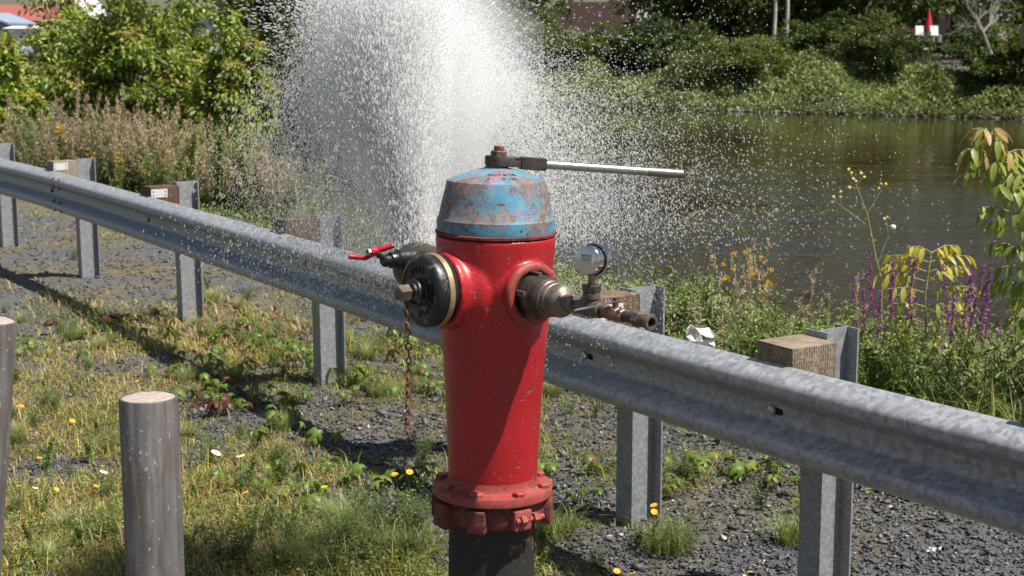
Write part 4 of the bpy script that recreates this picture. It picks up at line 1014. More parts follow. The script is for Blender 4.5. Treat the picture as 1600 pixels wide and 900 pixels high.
# ------------------------------------------------------------ tall weeds on the bank behind the rail
def weed_proto(kind, rg):
    S = Soup(); F = Soup(); H = 1.0
    def line(A, B, ra, rb, c): stems(S, np.atleast_2d(A), np.atleast_2d(B), ra, rb, np.atleast_2d(c))
    if kind == 'leafy':
        for j in range(5):
            a = rg.random()*6.28; tip = np.array([math.cos(a)*.16, math.sin(a)*.16, H*(.75+.3*rg.random())]); mid = tip*np.array([.35, .35, .55])
            c = (0.145, 0.189, 0.058); line((0, 0, 0), mid, .005, .004, c); line(mid, tip, .004, .002, c)
            m = 90; f = rg.random(m)**.8; pts = np.where(f[:, None] < .5, mid*(f[:, None]*2), mid+(tip-mid)*((f[:, None]-.5)*2))
            D = rdir(m, .35, rg); leaves(S, pts, D, (.095*(1.15-.6*f)*(.7+.6*rg.random(m))), .020, pick([(0.123, 0.196, 0.041), (0.174, 0.246, 0.058), (0.232, 0.290, 0.087), (0.290, 0.319, 0.102)], m, None, .2, rg), LEAF2, .8, rg)
    elif kind == 'bushy':
        for j in range(9):
            a = rg.random()*6.28; r = .28*rg.random()**.5; tip = np.array([math.cos(a)*r, math.sin(a)*r, H*(.55+.4*rg.random())]); c = (0.131, 0.174, 0.072)
            line((0, 0, 0), tip, .004, .002, c); m = 110; f = .2+.8*rg.random(m); pts = tip*f[:, None]+rg.normal(size=(m, 3))*.045
            leaves(S, pts, rdir(m, .4, rg), .045*(.6+.8*rg.random(m)), .016, pick([(0.109, 0.174, 0.043), (0.160, 0.217, 0.065), (0.246, 0.290, 0.116), (0.072, 0.123, 0.029)], m, None, .2, rg), LEAF2, .9, rg)
    elif kind == 'dry':
        for j in range(8):
            a = rg.random()*6.28; rr_ = .12+.42*rg.random(); tip = np.array([math.cos(a)*rr_, math.sin(a)*rr_, H*(.62+.42*rg.random())]); c = (0.319, 0.232, 0.145)
            line((0, 0, 0), tip, .005, .002, c); nb = 26; f = .35+.63*rg.random(nb); bp = tip*f[:, None]; D = nrm(np.stack([rg.normal(size=nb), rg.normal(size=nb), 2.2+rg.random(nb)], 1))
            L = .17*(1.15-f); bt = bp+D*L[:, None]; stems(S, bp, bt, .0022, .0012, jit((0.348, 0.246, 0.160), nb, .15, rg))
            m = nb*11; i = rg.integers(nb, size=m); q = rg.random(m); pts = bp[i]+(bt[i]-bp[i])*q[:, None]+rg.normal(size=(m, 3))*.007
            leaves(S, pts, rdir(m, .6, rg), .022, .012, pick([(.46, .39, .24), (.34, .28, .17), (.56, .49, .33)], m, None, .2, rg), LEAF2, 1, rg)
            m = 45; f = rg.random(m)*.55; leaves(S, tip*f[:, None], rdir(m, .1, rg), .07, .018, pick([(0.160, 0.189, 0.072), (0.116, 0.160, 0.043), (0.275, 0.232, 0.116)], m, None, .2, rg), LEAF2, 1, rg)
    elif kind == 'wispy':
        for j in range(4):
            a = rg.random()*6.28; tip = np.array([math.cos(a)*.16*rg.random(), math.sin(a)*.16*rg.random(), H*(.8+.3*rg.random())]); c = (.26, .27, .12)
            line((0, 0, 0), tip, .0035, .0015, c); nb = 14; f = .45+.52*rg.random(nb); bp = tip*f[:, None]; D = nrm(np.stack([rg.normal(size=nb), rg.normal(size=nb), 1.6+rg.random(nb)], 1)); bt = bp+D*(.16*(1.2-f))[:, None]
            stems(S, bp, bt, .0016, .0009, jit((.28, .28, .13), nb, .15, rg)); m = 70; i = rg.integers(nb, size=m); pts = bt[i]+rg.normal(size=(m, 3))*.012
            leaves(S, pts, rdir(m, .6, rg), .016, .008, pick([(.42, .38, .22), (.32, .36, .14), (.5, .44, .3)], m, None, .2, rg), LEAF2, 1, rg)
            m = 26; f = rg.random(m)*.8; leaves(S, tip*f[:, None], rdir(m, .3, rg), .08, .012, pick([(.20, .27, .07), (.14, .20, .05)], m, None, .2, rg), LEAF2, .8, rg)
    elif kind == 'grass':
        m = 330; a = rg.random(m)*6.28; q = rg.random(m)**.6*.14
        blades(S, np.stack([np.cos(a)*q, np.sin(a)*q, 0*q], 1), H*(.4+.6*rg.random(m)), .008, .3+.9*rg.random(m), pick([(0.189, 0.261, 0.072), (0.261, 0.304, 0.102), (0.131, 0.203, 0.051), (0.392, 0.362, 0.189)], m, None, .2, rg), rg)
    elif kind == 'loosestrife':
        for j in range(4):
            a = rg.random()*6.28; r = .10+.08*rg.random(); tip = np.array([math.cos(a)*r, math.sin(a)*r, H*(.8+.25*rg.random())]); c = (0.189, 0.145, 0.072); line((0, 0, 0), tip, .0045, .0022, c)
            m = 60; f = .05+.65*rg.random(m); leaves(S, tip*f[:, None], rdir(m, .3, rg), .07, .016, pick([(0.131, 0.189, 0.043), (0.189, 0.232, 0.072)], m, None, .2, rg), LEAF2, .8, rg)
            m = 120; f = .74+.28*rg.random(m); pts = tip*f[:, None]+rg.normal(size=(m, 3))*(.008*(1.25-f))[:, None]*2.0
            leaves(F, pts, rdir(m, .3, rg), .017, .010, pick([(.27, .05, .25), (.36, .09, .34), (.17, .05, .13)], m, None, .2, rg), LEAF2, 1, rg)
    elif kind == 'tansy':
        for j in range(6):
            a = rg.random()*6.28; r = .08+.12*rg.random(); tip = np.array([math.cos(a)*r, math.sin(a)*r, H*(.85+.2*rg.random())]); c = (0.174, 0.203, 0.058); line((0, 0, 0), tip, .0045, .0025, c)
            m = 70; f = .05+.85*rg.random(m); leaves(S, tip*f[:, None], rdir(m, .3, rg), .08*(1.1-f*.5), .022, pick([(0.116, 0.189, 0.036), (0.189, 0.246, 0.058)], m, None, .2, rg), LEAF2, .8, rg)
            m = 60; pts = tip+np.stack([rg.normal(size=m)*.028, rg.normal(size=m)*.028, rg.normal(size=m)*.008], 1)
            D = rdir(m, 0, rg); D[:, 2] = .2*D[:, 2]; leaves(F, pts, D, .018, .016, pick([(0.699, 0.520, 0.029), (0.950, 0.493, 0.029), (0.725, 0.522, 0.058)], m, None, .15, rg), LEAF2, .5, rg)
    return S, F
WP = {}
LB = {'wispy': ('thin wispy weed stalk rising above the others behind the rail', 'weed', 'wispy stalks behind the rail'), 'leafy': ('tall green leafy weed growing on the bank behind the guard rail', 'weed', 'tall leafy weeds behind the rail'), 'bushy': ('bushy olive green weed growing on the bank behind the guard rail', 'weed', 'bushy weeds behind the rail'),
      'dry': ('dry brown weed stalks with seed heads behind the guard rail', 'weed', 'dry brown weeds behind the rail'), 'grass': ('clump of long arching grass behind the guard rail', 'grass clump', 'long grass clumps behind the rail'),
      'loosestrife': ('purple loosestrife with magenta flower spikes behind the guard rail', 'wildflower', 'purple flowering weeds behind the rail'), 'tansy': ('weed with flat yellow flower heads behind the guard rail', 'wildflower', 'yellow flowering weeds behind the rail')}
rgw = np.random.default_rng(21)
for kd in LB:
    WP[kd] = []
    for q in range(3 if kd in ('leafy', 'bushy', 'dry', 'wispy') else 2):
        S, F = weed_proto(kd, rgw); WP[kd].append((S.mesh('stems_and_leaves', [M['leaf']]), F.mesh('flower_heads', [M['leaf']]) if F.n else None))
NAMES = {'wispy': 'wispy_weed', 'leafy': 'leafy_weed', 'bushy': 'bushy_weed', 'dry': 'dry_weed', 'grass': 'grass_clump', 'loosestrife': 'loosestrife', 'tansy': 'tansy'}
def put_weed(kind, x, y, H, label=None, group=True, wid=1.0, lean=.08):
    A, F = WP[kind][rgw.integers(len(WP[kind]))]
    o = bpy.data.objects.new(NAMES[kind], A); COL.objects.link(o)
    z = float(ground_z(x, y)[0]); o.location = (x, y, z-.03); o.scale = (H*wid, H*wid, H)
    o.rotation_euler = (rgw.normal()*lean, rgw.normal()*lean, rgw.random()*6.28)
    lb = LB[kind]; uu = to_uv(x, y, z)[0]
    where = ('at the far left end' if uu < 130 else 'beyond the far reflector posts' if uu < 330 else 'just left of the spray' if uu < 470 else 'behind the spray' if uu < 850 else 'beyond the gauge fitting' if uu < 1060 else 'between the two nearest posts' if uu < 1300 else 'right of the nearest post' if uu < 1460 else 'at the right edge')
    tag(o, label or lb[0].replace(' growing on the bank', '').replace('the guard rail', 'the rail')+', '+where, lb[1], lb[2] if label is None else None)
    if F is not None:
        f = bpy.data.objects.new('flower_heads', F); COL.objects.link(f); f.parent = o; f['kind'] = 'stuff'
    return o
def at_ground(u, y):
    """ground point at distance y under image column u"""
    z = HC-y*.1; x = 0
    for _ in range(3):
        d = y*math.cos(PITCH)-(z-HC)*math.sin(PITCH); x = (u-800)*d/FPX; z = float(ground_z(x, y)[0])
    return x, y, z
def weed_to(kind, u, vtop, y, label=None, wid=1.0):
    x, y, z = at_ground(u, y); H = at(u, vtop, y).z-z
    return put_weed(kind, x, y, max(.15, H), label, wid=wid, lean=.03)
def bank():
    r = rgw
    # profile of weed tops seen in the photograph: (u, v)
    TU = [-60, 0, 80, 200, 300, 400, 480, 700, 900, 1050, 1130, 1200, 1260, 1330, 1400, 1500, 1660]; TV = [165, 165, 165, 175, 190, 230, 255, 340, 400, 412, 415, 460, 478, 490, 475, 470, 470]
    n = 0
    for i in range(1400):
        u = r.random()*1720-60
        x0, y0 = None, None
        y = 7+r.random()**1.5*22
        x, y, z = at_ground(u, y); t, s = rail_off(x, y); t = t[0]; e = edge_t(s)[0]
        if t < e+.15 or t > e+5.5: continue
        vt = np.interp(u, TU, TV)+4+abs(r.normal())*30+ (t-e < .9)*20*r.random()
        H = at(u, vt, y).z-z
        if H < .35 or H > 2.3: continue
        if u < 420: kd = r.choice(['dry', 'bushy', 'leafy', 'grass', 'tansy'], p=[.50, .26, .14, .07, .03])
        elif u < 850: kd = r.choice(['dry', 'bushy', 'leafy', 'grass'], p=[.15, .35, .25, .25])
        else: kd = r.choice(['leafy', 'bushy', 'grass', 'dry'], p=[.36, .28, .24, .12])
        H = min(H, 1.5 if u > 500 else 1.9)
        put_weed(kd, x, y, H, wid=1.0/max(.7, H)*1.15 if H > 1.1 else 1.1); n += 1
        if n >= 285: break
    for i in range(150):
        u = 870+r.random()*560; y = 7.0+r.random()*3.6; x, y, z = at_ground(u, y); t, s = rail_off(x, y)
        if t[0] < edge_t(s)[0]+.05: continue
        vt = np.interp(u, [860, 950, 1050, 1130, 1200, 1260, 1330, 1430], [425, 412, 405, 410, 440, 458, 480, 470])+abs(r.normal())*42; H = at(u, vt, y).z-z
        if .3 < H < 1.5: put_weed(r.choice(['leafy', 'bushy', 'grass'], p=[.42, .40, .18]), x, y, H, wid=1.1)
    for i in range(75):
        u = 900+r.random()*720; y = 7.3+r.random()*3.5; x, y, z = at_ground(u, y); t, s = rail_off(x, y)
        if t[0] < edge_t(s)[0]+.1: continue
        vt = np.interp(u, TU, TV)-25+60*r.random()+abs(r.normal())*20; H = at(u, vt, y).z-z
        if .4 < H < 1.7: put_weed('wispy', x, y, H, wid=1.2)
    for i in range(230):
        u = r.random()*500-50; x, y, z = at_ground(u, 16+r.random()*9); t, s = rail_off(x, y); e = edge_t(s)[0]
        if t[0] < e+.2 or t[0] > e+3.6: continue
        kd = 'dry' if r.random() < .62 else r.choice(['bushy', 'leafy', 'grass']); vt = np.interp(u, TU, [165, 150, 140, 150, 165, 190, 240, 340, 400, 405, 400, 440, 455, 470, 455, 455, 460])+abs(r.normal())*32
        H = min(1.9, at(u, vt, y).z-z)
        if H > .5: put_weed(kd, x, y, H, wid=1.1/max(.8, H))
    # the ones that can be told apart
    for u, vt, y, lb in ((1358, 442, 7.6, 'purple loosestrife with a thick magenta spike, right of the nearest wood block'), (1385, 396, 7.8, 'tall purple loosestrife with a half faded spike, behind the nearest post'), (1465, 412, 7.4, 'dark purple loosestrife among the golden leaves of the young maple'), (1505, 418, 7.7, 'purple loosestrife with three narrow spikes, between the two young maples'), (1470, 520, 7.6, 'short magenta loosestrife low behind the rail'), (1620, 480, 9, 'purple loosestrife at the right edge of the picture'), (335, 228, 20.5, 'small purple loosestrife far left, in front of the big bush'), (368, 232, 20.3, 'second small purple loosestrife far left, nearer the spray'), (1535, 500, 9.4, 'thin purple loosestrife under the drooping young maple')):
        weed_to('loosestrife', u, vt, y, lb, .8)
    for u, vt, y, lb in ((145, 232, 17.9, 'yellow tansy between the far wood block and the next post'), (190, 238, 18.2, 'yellow tansy behind the far galvanised post'), (235, 262, 17.4, 'low yellow tansy left of the third wood block'), (1190, 398, 9.6, 'yellow tansy head against the water, right one'), (1135, 388, 9.4, 'yellow tansy at the foot of the spray, left one'), (1165, 385, 10.2, 'yellow tansy against the water, middle one'), (1400, 560, 7.4, 'low tansy with orange heads behind the nearest post'), (1440, 560, 7.5, 'low tansy with a yellow head under the golden maple')):
        weed_to('tansy', u, vt+(8 if 1100 < u < 1200 else 0), y, lb, .26 if 1100 < u < 1200 else .5)
    for u, vt, y, lb in ((1170, 370, 9.2, 'thin pale dry stalk standing up against the river'), (1215, 380, 9.0, 'reddish dry stalk leaning right against the river'), (1545, 500, 7.4, 'dry brown seed stalk leaning over the rail, low right'), (1290, 425, 9.5, 'dry grass-like stalk in front of the river'), (120, 118, 18.8, 'tallest dry weed in front of the big green bush'), (180, 128, 18.6, 'tall dry weed right of the tallest one'), (275, 150, 18.8, 'dry weed with pale seed heads before the big bush'), (60, 170, 18.9, 'dry weed at the left end of the bank')):
        weed_to('dry', u, vt, y, lb, .6)
    S = Soup(); n = 95000
    y = 6.2+RG.random(n)**1.4*24; x = (RG.random(n)*2-1)*(y*.36+.5); t, s = rail_off(x, y); e = edge_t(s); k = (t > e-.25+.3*RG.random(n)) & (t < e+3.2); x, y, t, e = x[k], y[k], t[k], e[k]; z = ground_z(x, y); m = len(x)
    hh = (.05+.24*RG.random(m)**1.3)*sstep(-.1, 1.0, t-e)+.04
    sz = .045+.0016*y
    leaves(S, np.stack([x, y, z+hh*RG.random(m)**.6], 1), rdir(m, .4), sz*(.6+.9*RG.random(m)), sz*.36, pick([(.11, .18, .035), (.17, .24, .06), (.25, .29, .09), (.07, .12, .03), (.34, .31, .16)], m, [.28, .27, .18, .15, .12]), LEAF2, .9)
    tag(S.obj('bank_undergrowth', M['leaf']), 'dense low undergrowth of leaves and grass on the river bank', 'undergrowth', kind='stuff')
bank()
def low_weeds():
    r = np.random.default_rng(91); n = 0
    while n < 150:
        x = (r.random()*2-1)*4.2; y = 5.3+r.random()**1.4*8; z = float(ground_z(x, y)[0]); u, v = to_uv(x, y, z); t, s = rail_off(x, y)
        if t[0] > 1.2 or u < -30 or u > 1640: continue
        g_ = float(green(np.array([u]), np.array([v]), np.array([x]), np.array([y]))[0])
        if r.random() > g_*.9+.03: continue
        lush = v > 790 and 270 < u < 690
        kd = r.choice(['bushy', 'leafy', 'grass'], p=[.55, .25, .20]); H = (.08+.10*r.random())*(1.25 if lush else 1)
        A, F = WP[kd][r.integers(len(WP[kd]))]; o = bpy.data.objects.new('low_weed', A); COL.objects.link(o); o.location = (x, y, z-.01); w = H*1.5; o.scale = (w, w, H); o.rotation_euler = (0, 0, r.random()*6.28)
        tag(o, 'small low leafy weed '+('left of the upright bollard' if u < 232 else 'between bollard and hydrant' if u < 690 else 'right of the hydrant')+(', near the bottom edge' if v > 780 else ', far back by the rail' if v < 560 else ''), 'weed', 'low weeds in the verge'); n += 1
low_weeds()
# broad burdock leaves
def burdock(u, v, y, n, L, label):
    x, y, z = at_ground(u, y); z = float(ground_z(x, y)[0]); top = at(u, v, y).z
    r = empty('burdock', (x, y, z), label, 'plant'); rg = np.random.default_rng(int(u))
    def big():
        S = Soup(); nu, nv = 9, 9; V = []; 
        for i in range(nu):
            f = i/(nu-1); w = math.sin(math.pi*min(1, f*.9+.1)**.7)**.7*.42*L
            for j in range(nv):
                g = j/(nv-1)*2-1; V.append([f*L, g*w*(1+.05*math.sin(i*3)), -.25*L*f*f+.10*L*abs(g)**1.5+.012*math.sin(j*math.pi)*0+.010*math.cos(g*16)*L/.25+.006*math.sin(i*5+j*2)])
        F = []
        for i in range(nu-1):
            for j in range(nv-1): a = i*nv+j; F += [[a, a+1, a+nv+1], [a, a+nv+1, a+nv]]
        S.add(np.array(V)[None], np.array(F), np.tile([[.15, .27, .03]], (len(V), 1))[None]); return S.mesh('leaf', [M['leaf']], True)
    me = big(); H = max(.08, top-z)
    for k in range(n):
        a = 6.28*k/n+.6; o = bpy.data.objects.new('leaf', me); COL.objects.link(o); o.parent = r
        o.location = (math.cos(a)*.05, math.sin(a)*.05, H*(.75+.25*rg.random())); o.rotation_euler = (rg.normal()*.15, -.1+rg.random()*.3, a); s_ = .7+.45*rg.random(); o.scale = (s_,)*3
        S = Soup(); stems(S, np.array([[0, 0, 0.]]), np.array([list(o.location)]), .006, .004, np.array([[.16, .18, .06]])); S.obj('leaf_stalk', M['leaf'], r)
burdock(1365, 588, 7.4, 5, .30, 'burdock with a broad pale green leaf just right of the nearest post')
burdock(1065, 522, 8.0, 6, .26, 'bright green burdock behind the rail, right of the second nearest post')
burdock(1545, 775, 6.5, 6, .15, 'low broad-leaved dock on the slate under the right end of the rail')
burdock(1415, 755, 6.7, 5, .13, 'small broad-leaved dock under the rail right of the nearest post')
burdock(1480, 765, 6.6, 6, .13, 'dock rosette between two others under the rail')
# crumpled white litter
def litter():
    P = at(1098, 533, 7.25); x, y = P.x, P.y
    m = simple('crumpled white plastic', (.82, .80, .76), .4, 0, .05, 20, .004)
    bm = bmesh.new(); r = random.Random(4); nn = 7; g = [[bm.verts.new((.16*(i/nn-.5), .05*r.uniform(-1, 1), .17*(j/nn-.4)*(1-.5*i/nn)+.015*r.uniform(-1, 1))) for j in range(nn)] for i in range(nn)]
    for i in range(nn-1):
        for j in range(nn-1): bm.faces.new((g[i][j], g[i+1][j], g[i+1][j+1], g[i][j+1]))
    o = bm_obj('plastic_bag', bm, m, None, 0, loc=P); sm = o.modifiers.new('thick', 'SOLIDIFY'); sm.thickness = .002
    tag(o, 'crumpled white plastic bag caught in the weeds behind the rail', 'litter')
litter()

# ------------------------------------------------------------ young trees on the right
def maple_sapling(name, path, tips, L, cols, label, leafn=4):
    rg = np.random.default_rng(len(path)*31+len(tips)); base = path[0]
    r = empty(name, base, label, 'young tree')
    inv = Vector(base)
    bm = bmesh.new(); n = len(path); tube(bm, [Vector(p)-inv for p in path], [.009*(1-.65*i/(n-1)) for i in range(n)], 8)
    bm_obj('trunk', bm, M['leafstem'], r, 60)
    mes = [leaf_mesh('leaf', L, L*.46, c, .30, .10) for c in cols]
    for (p, d, k, q) in tips:           # a twig with leaflets hanging from it
        p = Vector(p)-inv; d = Vector(d)
        bm = bmesh.new(); e = p+d; mid = p.lerp(e, .5)+Vector((0, 0, .02)); tube(bm, [p, mid, e], [.0032, .0026, .0015], 6); bm_obj('twig', bm, M['leafstem'], r, 60)
        for j in range(k):
            f = .25+.75*j/max(1, k-1); b = p.lerp(mid, f*2) if f < .5 else mid.lerp(e, f*2-1)
            sd_ = 1 if j % 2 else -1; a = math.atan2(d.y, d.x)+(0 if j == k-1 else sd_*(.9+.4*rg.random()))
            o = bpy.data.objects.new('leaf', mes[min(len(mes)-1, max(0, q+int(rg.integers(-1, 2))))]); COL.objects.link(o); o.parent = r
            o.location = b; o.rotation_euler = (rg.normal()*.35, .35+.85*rg.random(), a); s_ = .8+.45*rg.random(); o.scale = (s_,)*3
M['leafstem'] = simple('green brown young bark', (.30, .30, .12), .7, 0, .3, 40, .001)
LC = [((.13, .20, .03), (.16, .22, .04)), ((.20, .28, .04), (.24, .28, .05)), ((.28, .33, .06), (.34, .34, .08)), ((.36, .32, .10), (.46, .26, .13))]
def saplings():
    rg = np.random.default_rng(17); y = 7.0
    x, yy, z = at_ground(1640, y)
    path = [Vector((x, y, z)), at(1625, 520, y), at(1612, 440, y), at(1592, 350, y), at(1572, 290, y), at(1556, 240, y), at(1546, 212, y)]
    tips = []
    spec = [(1546, 212, 3, 10), (1550, 228, 2, 9), (1556, 248, 2, 9), (1560, 262, 1, 8), (1568, 280, 2, 9), (1575, 300, 1, 9), (1586, 335, 1, 8), (1594, 360, 1, 8), (1602, 395, 0, 8), (1608, 425, 0, 7), (1612, 450, 0, 7), (1618, 480, 0, 7), (1622, 510, 0, 6)]
    for u, v, q, k in spec:
        b = at(u, v, y)
        for side in (-1, 1):
            ln = (.05 if v < 230 else .16+.05*rg.random()); a = (math.pi if side < 0 else 0)+rg.normal()*.6
            tips.append((b, (math.cos(a)*ln, math.sin(a)*ln*.8, .02+.03*rg.random()), k-1 if v > 230 else 6, q))
        a = -1.57+rg.normal()*.8; tips.append((b, (math.cos(a)*.08, math.sin(a)*.08, .03), 4, q))
    maple_sapling('young_maple', path, tips, .094, LC, 'tall young maple with drooping green leaves and pinkish top at the right edge')
    y = 7.9; x, yy, z = at_ground(1450, y)
    path = [Vector((x, y, z)), at(1448, 520, y), at(1445, 460, y), at(1452, 415, y), at(1455, 392, y)]
    tips = []
    for u, v, q, k in ((1455, 395, 2, 5), (1452, 410, 2, 5), (1450, 425, 2, 5), (1448, 440, 2, 5), (1446, 458, 2, 5), (1446, 480, 1, 5), (1446, 505, 2, 4), (1447, 530, 1, 4)):
        b = at(u, v, y)
        for side in (-1, 1):
            ln = .08+.10*rg.random()+(.08 if v > 405 else 0); a = (math.pi if side < 0 else 0)+rg.normal()*.5; tips.append((b, (math.cos(a)*ln, math.sin(a)*ln, .03), k+3, q))
    LG = [((.24, .30, .04), (.28, .32, .05)), ((.36, .38, .05), (.40, .38, .06)), ((.44, .42, .06), (.48, .38, .07))]
    maple_sapling('young_maple', path, tips, .078, LG, 'small young maple with golden yellow leaves in front of the river')
saplings()
def ragwort():
    y = 8.2; x, yy, z = at_ground(1375, y); r = empty('tall_thin_weed', (x, y, z), 'tall thin branching weed with tiny yellow buds standing up against the river', 'wildflower'); inv = Vector((x, y, z))
    bm = bmesh.new(); P = lambda u, v, dy=0: at(u, v, y+dy)-inv
    J = [((1375, 600), (1378, 440), .0034), ((1378, 440), (1368, 400), .003), ((1368, 400), (1355, 335), .0026), ((1355, 335), (1338, 290), .0020), ((1338, 290), (1330, 272), .0016), ((1355, 335), (1372, 305), .0020), ((1372, 305), (1384, 290), .0014), ((1352, 350), (1318, 325), .0018), ((1318, 325), (1302, 312), .0012), ((1314, 322), (1313, 300), .0012), ((1372, 410), (1388, 368), .0016), ((1388, 368), (1385, 345), .0012), ((1338, 290), (1349, 277), .0012), ((1340, 296), (1330, 292), .001)]
    for a, b, w in J: tube(bm, [P(*a), P(*b)], [w*1.5, w*1.25], 6)
    bm_obj('stem', bm, M['leafstem'], r, 60)
    bu = simple('pale yellow buds', (.55, .45, .18), .7, 0, .3, 80, 0); yl = simple('yellow buds', (.70, .52, .03), .6, 0, .15, 60, 0); bm0 = None
    for i, (u, v) in enumerate(((1326, 265), (1330, 271), (1333, 280), (1345, 271), (1350, 277), (1337, 283), (1327, 293), (1384, 288), (1376, 288), (1373, 294), (1302, 308), (1300, 316), (1313, 300), (1313, 308), (1386, 340), (1382, 342), (1395, 355))):
        bm = bmesh.new(); bmesh.ops.create_icosphere(bm, subdivisions=1, radius=.010 if i != 16 else .016)
        for vv in bm.verts: vv.co *= 1+random.uniform(-.25, .25)
        bm_obj('flower_bud', bm, yl if i in (0, 4, 7, 14) else (M['plate'] if i == 16 else bu), r, 0, loc=P(u, v))
ragwort()

# ------------------------------------------------------------ trees and bushes
def crown_soup(rg, rx, ry, rz, zc, clumps, per, leafL, cols, tipcols=None, shell=.75, droop=0, T=LEAF2):
    S = Soup()
    d = rdir(clumps, .15, rg); rr = shell+(1-shell)*rg.random(clumps)**.5; rr *= np.where(rg.random(clumps) < .3, rg.random(clumps)*.5+.4, 1)
    lob = 1+.22*np.sin(d[:, 0]*5+1)+.18*np.sin(d[:, 1]*6+2)+.15*np.sin(d[:, 2]*7)
    c = d*np.array([rx, ry, rz])*(rr*lob)[:, None]; c[:, 2] += zc
    cr = (rx+ry+rz)/3*.23*(.6+.8*rg.random(clumps))
    i = np.repeat(np.arange(clumps), per); m = len(i)
    q = rdir(m, .1, rg)*(rg.random(m)**.45)[:, None]; P = c[i]+q*cr[i][:, None]*np.array([1, 1, .75])
    D = nrm(q+rdir(m, 0, rg)*.8+np.array([0, 0, -droop])+d[i]*.4)
    ck = 1+rg.normal(size=clumps)*.18
    C = pick(cols, m, None, .15, rg)*ck[i][:, None]
    if tipcols is not None:
        tipc = rg.random(clumps) < .38
        k = tipc[i] & (q[:, 2] > .25); C[k] = pick(tipcols, int(k.sum()), None, .15, rg)
    k = P[:, 2] > .05
    leaves(S, P[k], D[k], leafL*(.6+.8*rg.random(k.sum())), leafL*.55*(.7+.5*rg.random(k.sum())), np.clip(C[k], .005, 1), T, .7, rg)
    return S
def limbs(rg, H, rx, n=7, r0=.12):
    bm = bmesh.new(); top = H*.8
    tube(bm, [(0, 0, -.4), (0.02*H, 0, H*.25), (-.01*H, .02*H, H*.5), (0, 0, top)], [r0, r0*.8, r0*.55, r0*.15], 8)
    for k in range(n):
        a = 6.28*k/n+rg.normal()*.3; z0 = H*(.15+.5*rg.random()); L = rx*(.6+.35*rg.random())
        p = Vector((0, 0, z0)); e = p+Vector((math.cos(a)*L, math.sin(a)*L, L*(.5+.5*rg.random()))); m_ = p.lerp(e, .5)+Vector((0, 0, -.06*L))
        tube(bm, [p, m_, e], [r0*.45, r0*.3, r0*.08], 6)
    return bm
def me_of(bm, name, mat):
    me = bpy.data.meshes.new(name); bm.to_mesh(me); bm.free(); me.materials.append(mat); return me
rgt = np.random.default_rng(77)
FARC = [[(0.044, 0.074, 0.015), (0.074, 0.111, 0.022), (0.104, 0.141, 0.030)], [(0.067, 0.096, 0.022), (0.111, 0.133, 0.033), (0.148, 0.155, 0.052)], [(0.037, 0.063, 0.015), (0.056, 0.089, 0.022), (0.081, 0.111, 0.030)], [(0.089, 0.118, 0.022), (0.141, 0.163, 0.037), (0.104, 0.133, 0.037)]]
TP = []
for k in range(5):
    rx, rz = [(1.0, .85), (1.0, 1.1), (1.0, 1.0), (1.0, .8), (1.0, 1.3)][k]
    S = crown_soup(rgt, rx, rx, rz, rz*.95, 95, 62, .105, FARC[k % 4], None, .8)
    TP.append((S.mesh('crown', [M['leaf']]), me_of(limbs(rgt, rz*2, rx, 8, .07), 'trunk', M['bark']), rz*2))
def put_tree(k, x, y, w, H, label, cat, group=None, name='bushy_tree', z=None):
    cm, tm, h0 = TP[k]; z = float(ground_z(x, y)[0])-.05 if z is None else z
    r = empty(name, (x, y, z), label, cat, group); s = (w/2, w/2, H/h0)
    for nm, me in (('crown', cm), ('trunk', tm)):
        o = bpy.data.objects.new(nm, me); COL.objects.link(o); o.parent = r; o.scale = s
    r.rotation_euler = (0, 0, rgt.random()*6.28); return r
BL = ['pale green bush on the far bank, seen through the spray right of its top', 'light green bush under the left end of the brown building', 'dark bush under the long brown building', 'rounded dark bush right of the brown building', 'dark green bush between the brown building and the birch trunks', 'low bright green bush spilling down to the far waterline, left one', 'low bright green bush below the pair of pale trunks', 'dark green bush just right of the pale trunks', 'deep green bush in the middle of the far right bank', 'olive bush left of the gap before the dark timber house', 'small dark bush at the left edge of the gap before the timber house', 'dark bush under the bare grey tree', 'dark bush under the beige house', 'dark bush cut off by the right edge on the far bank']
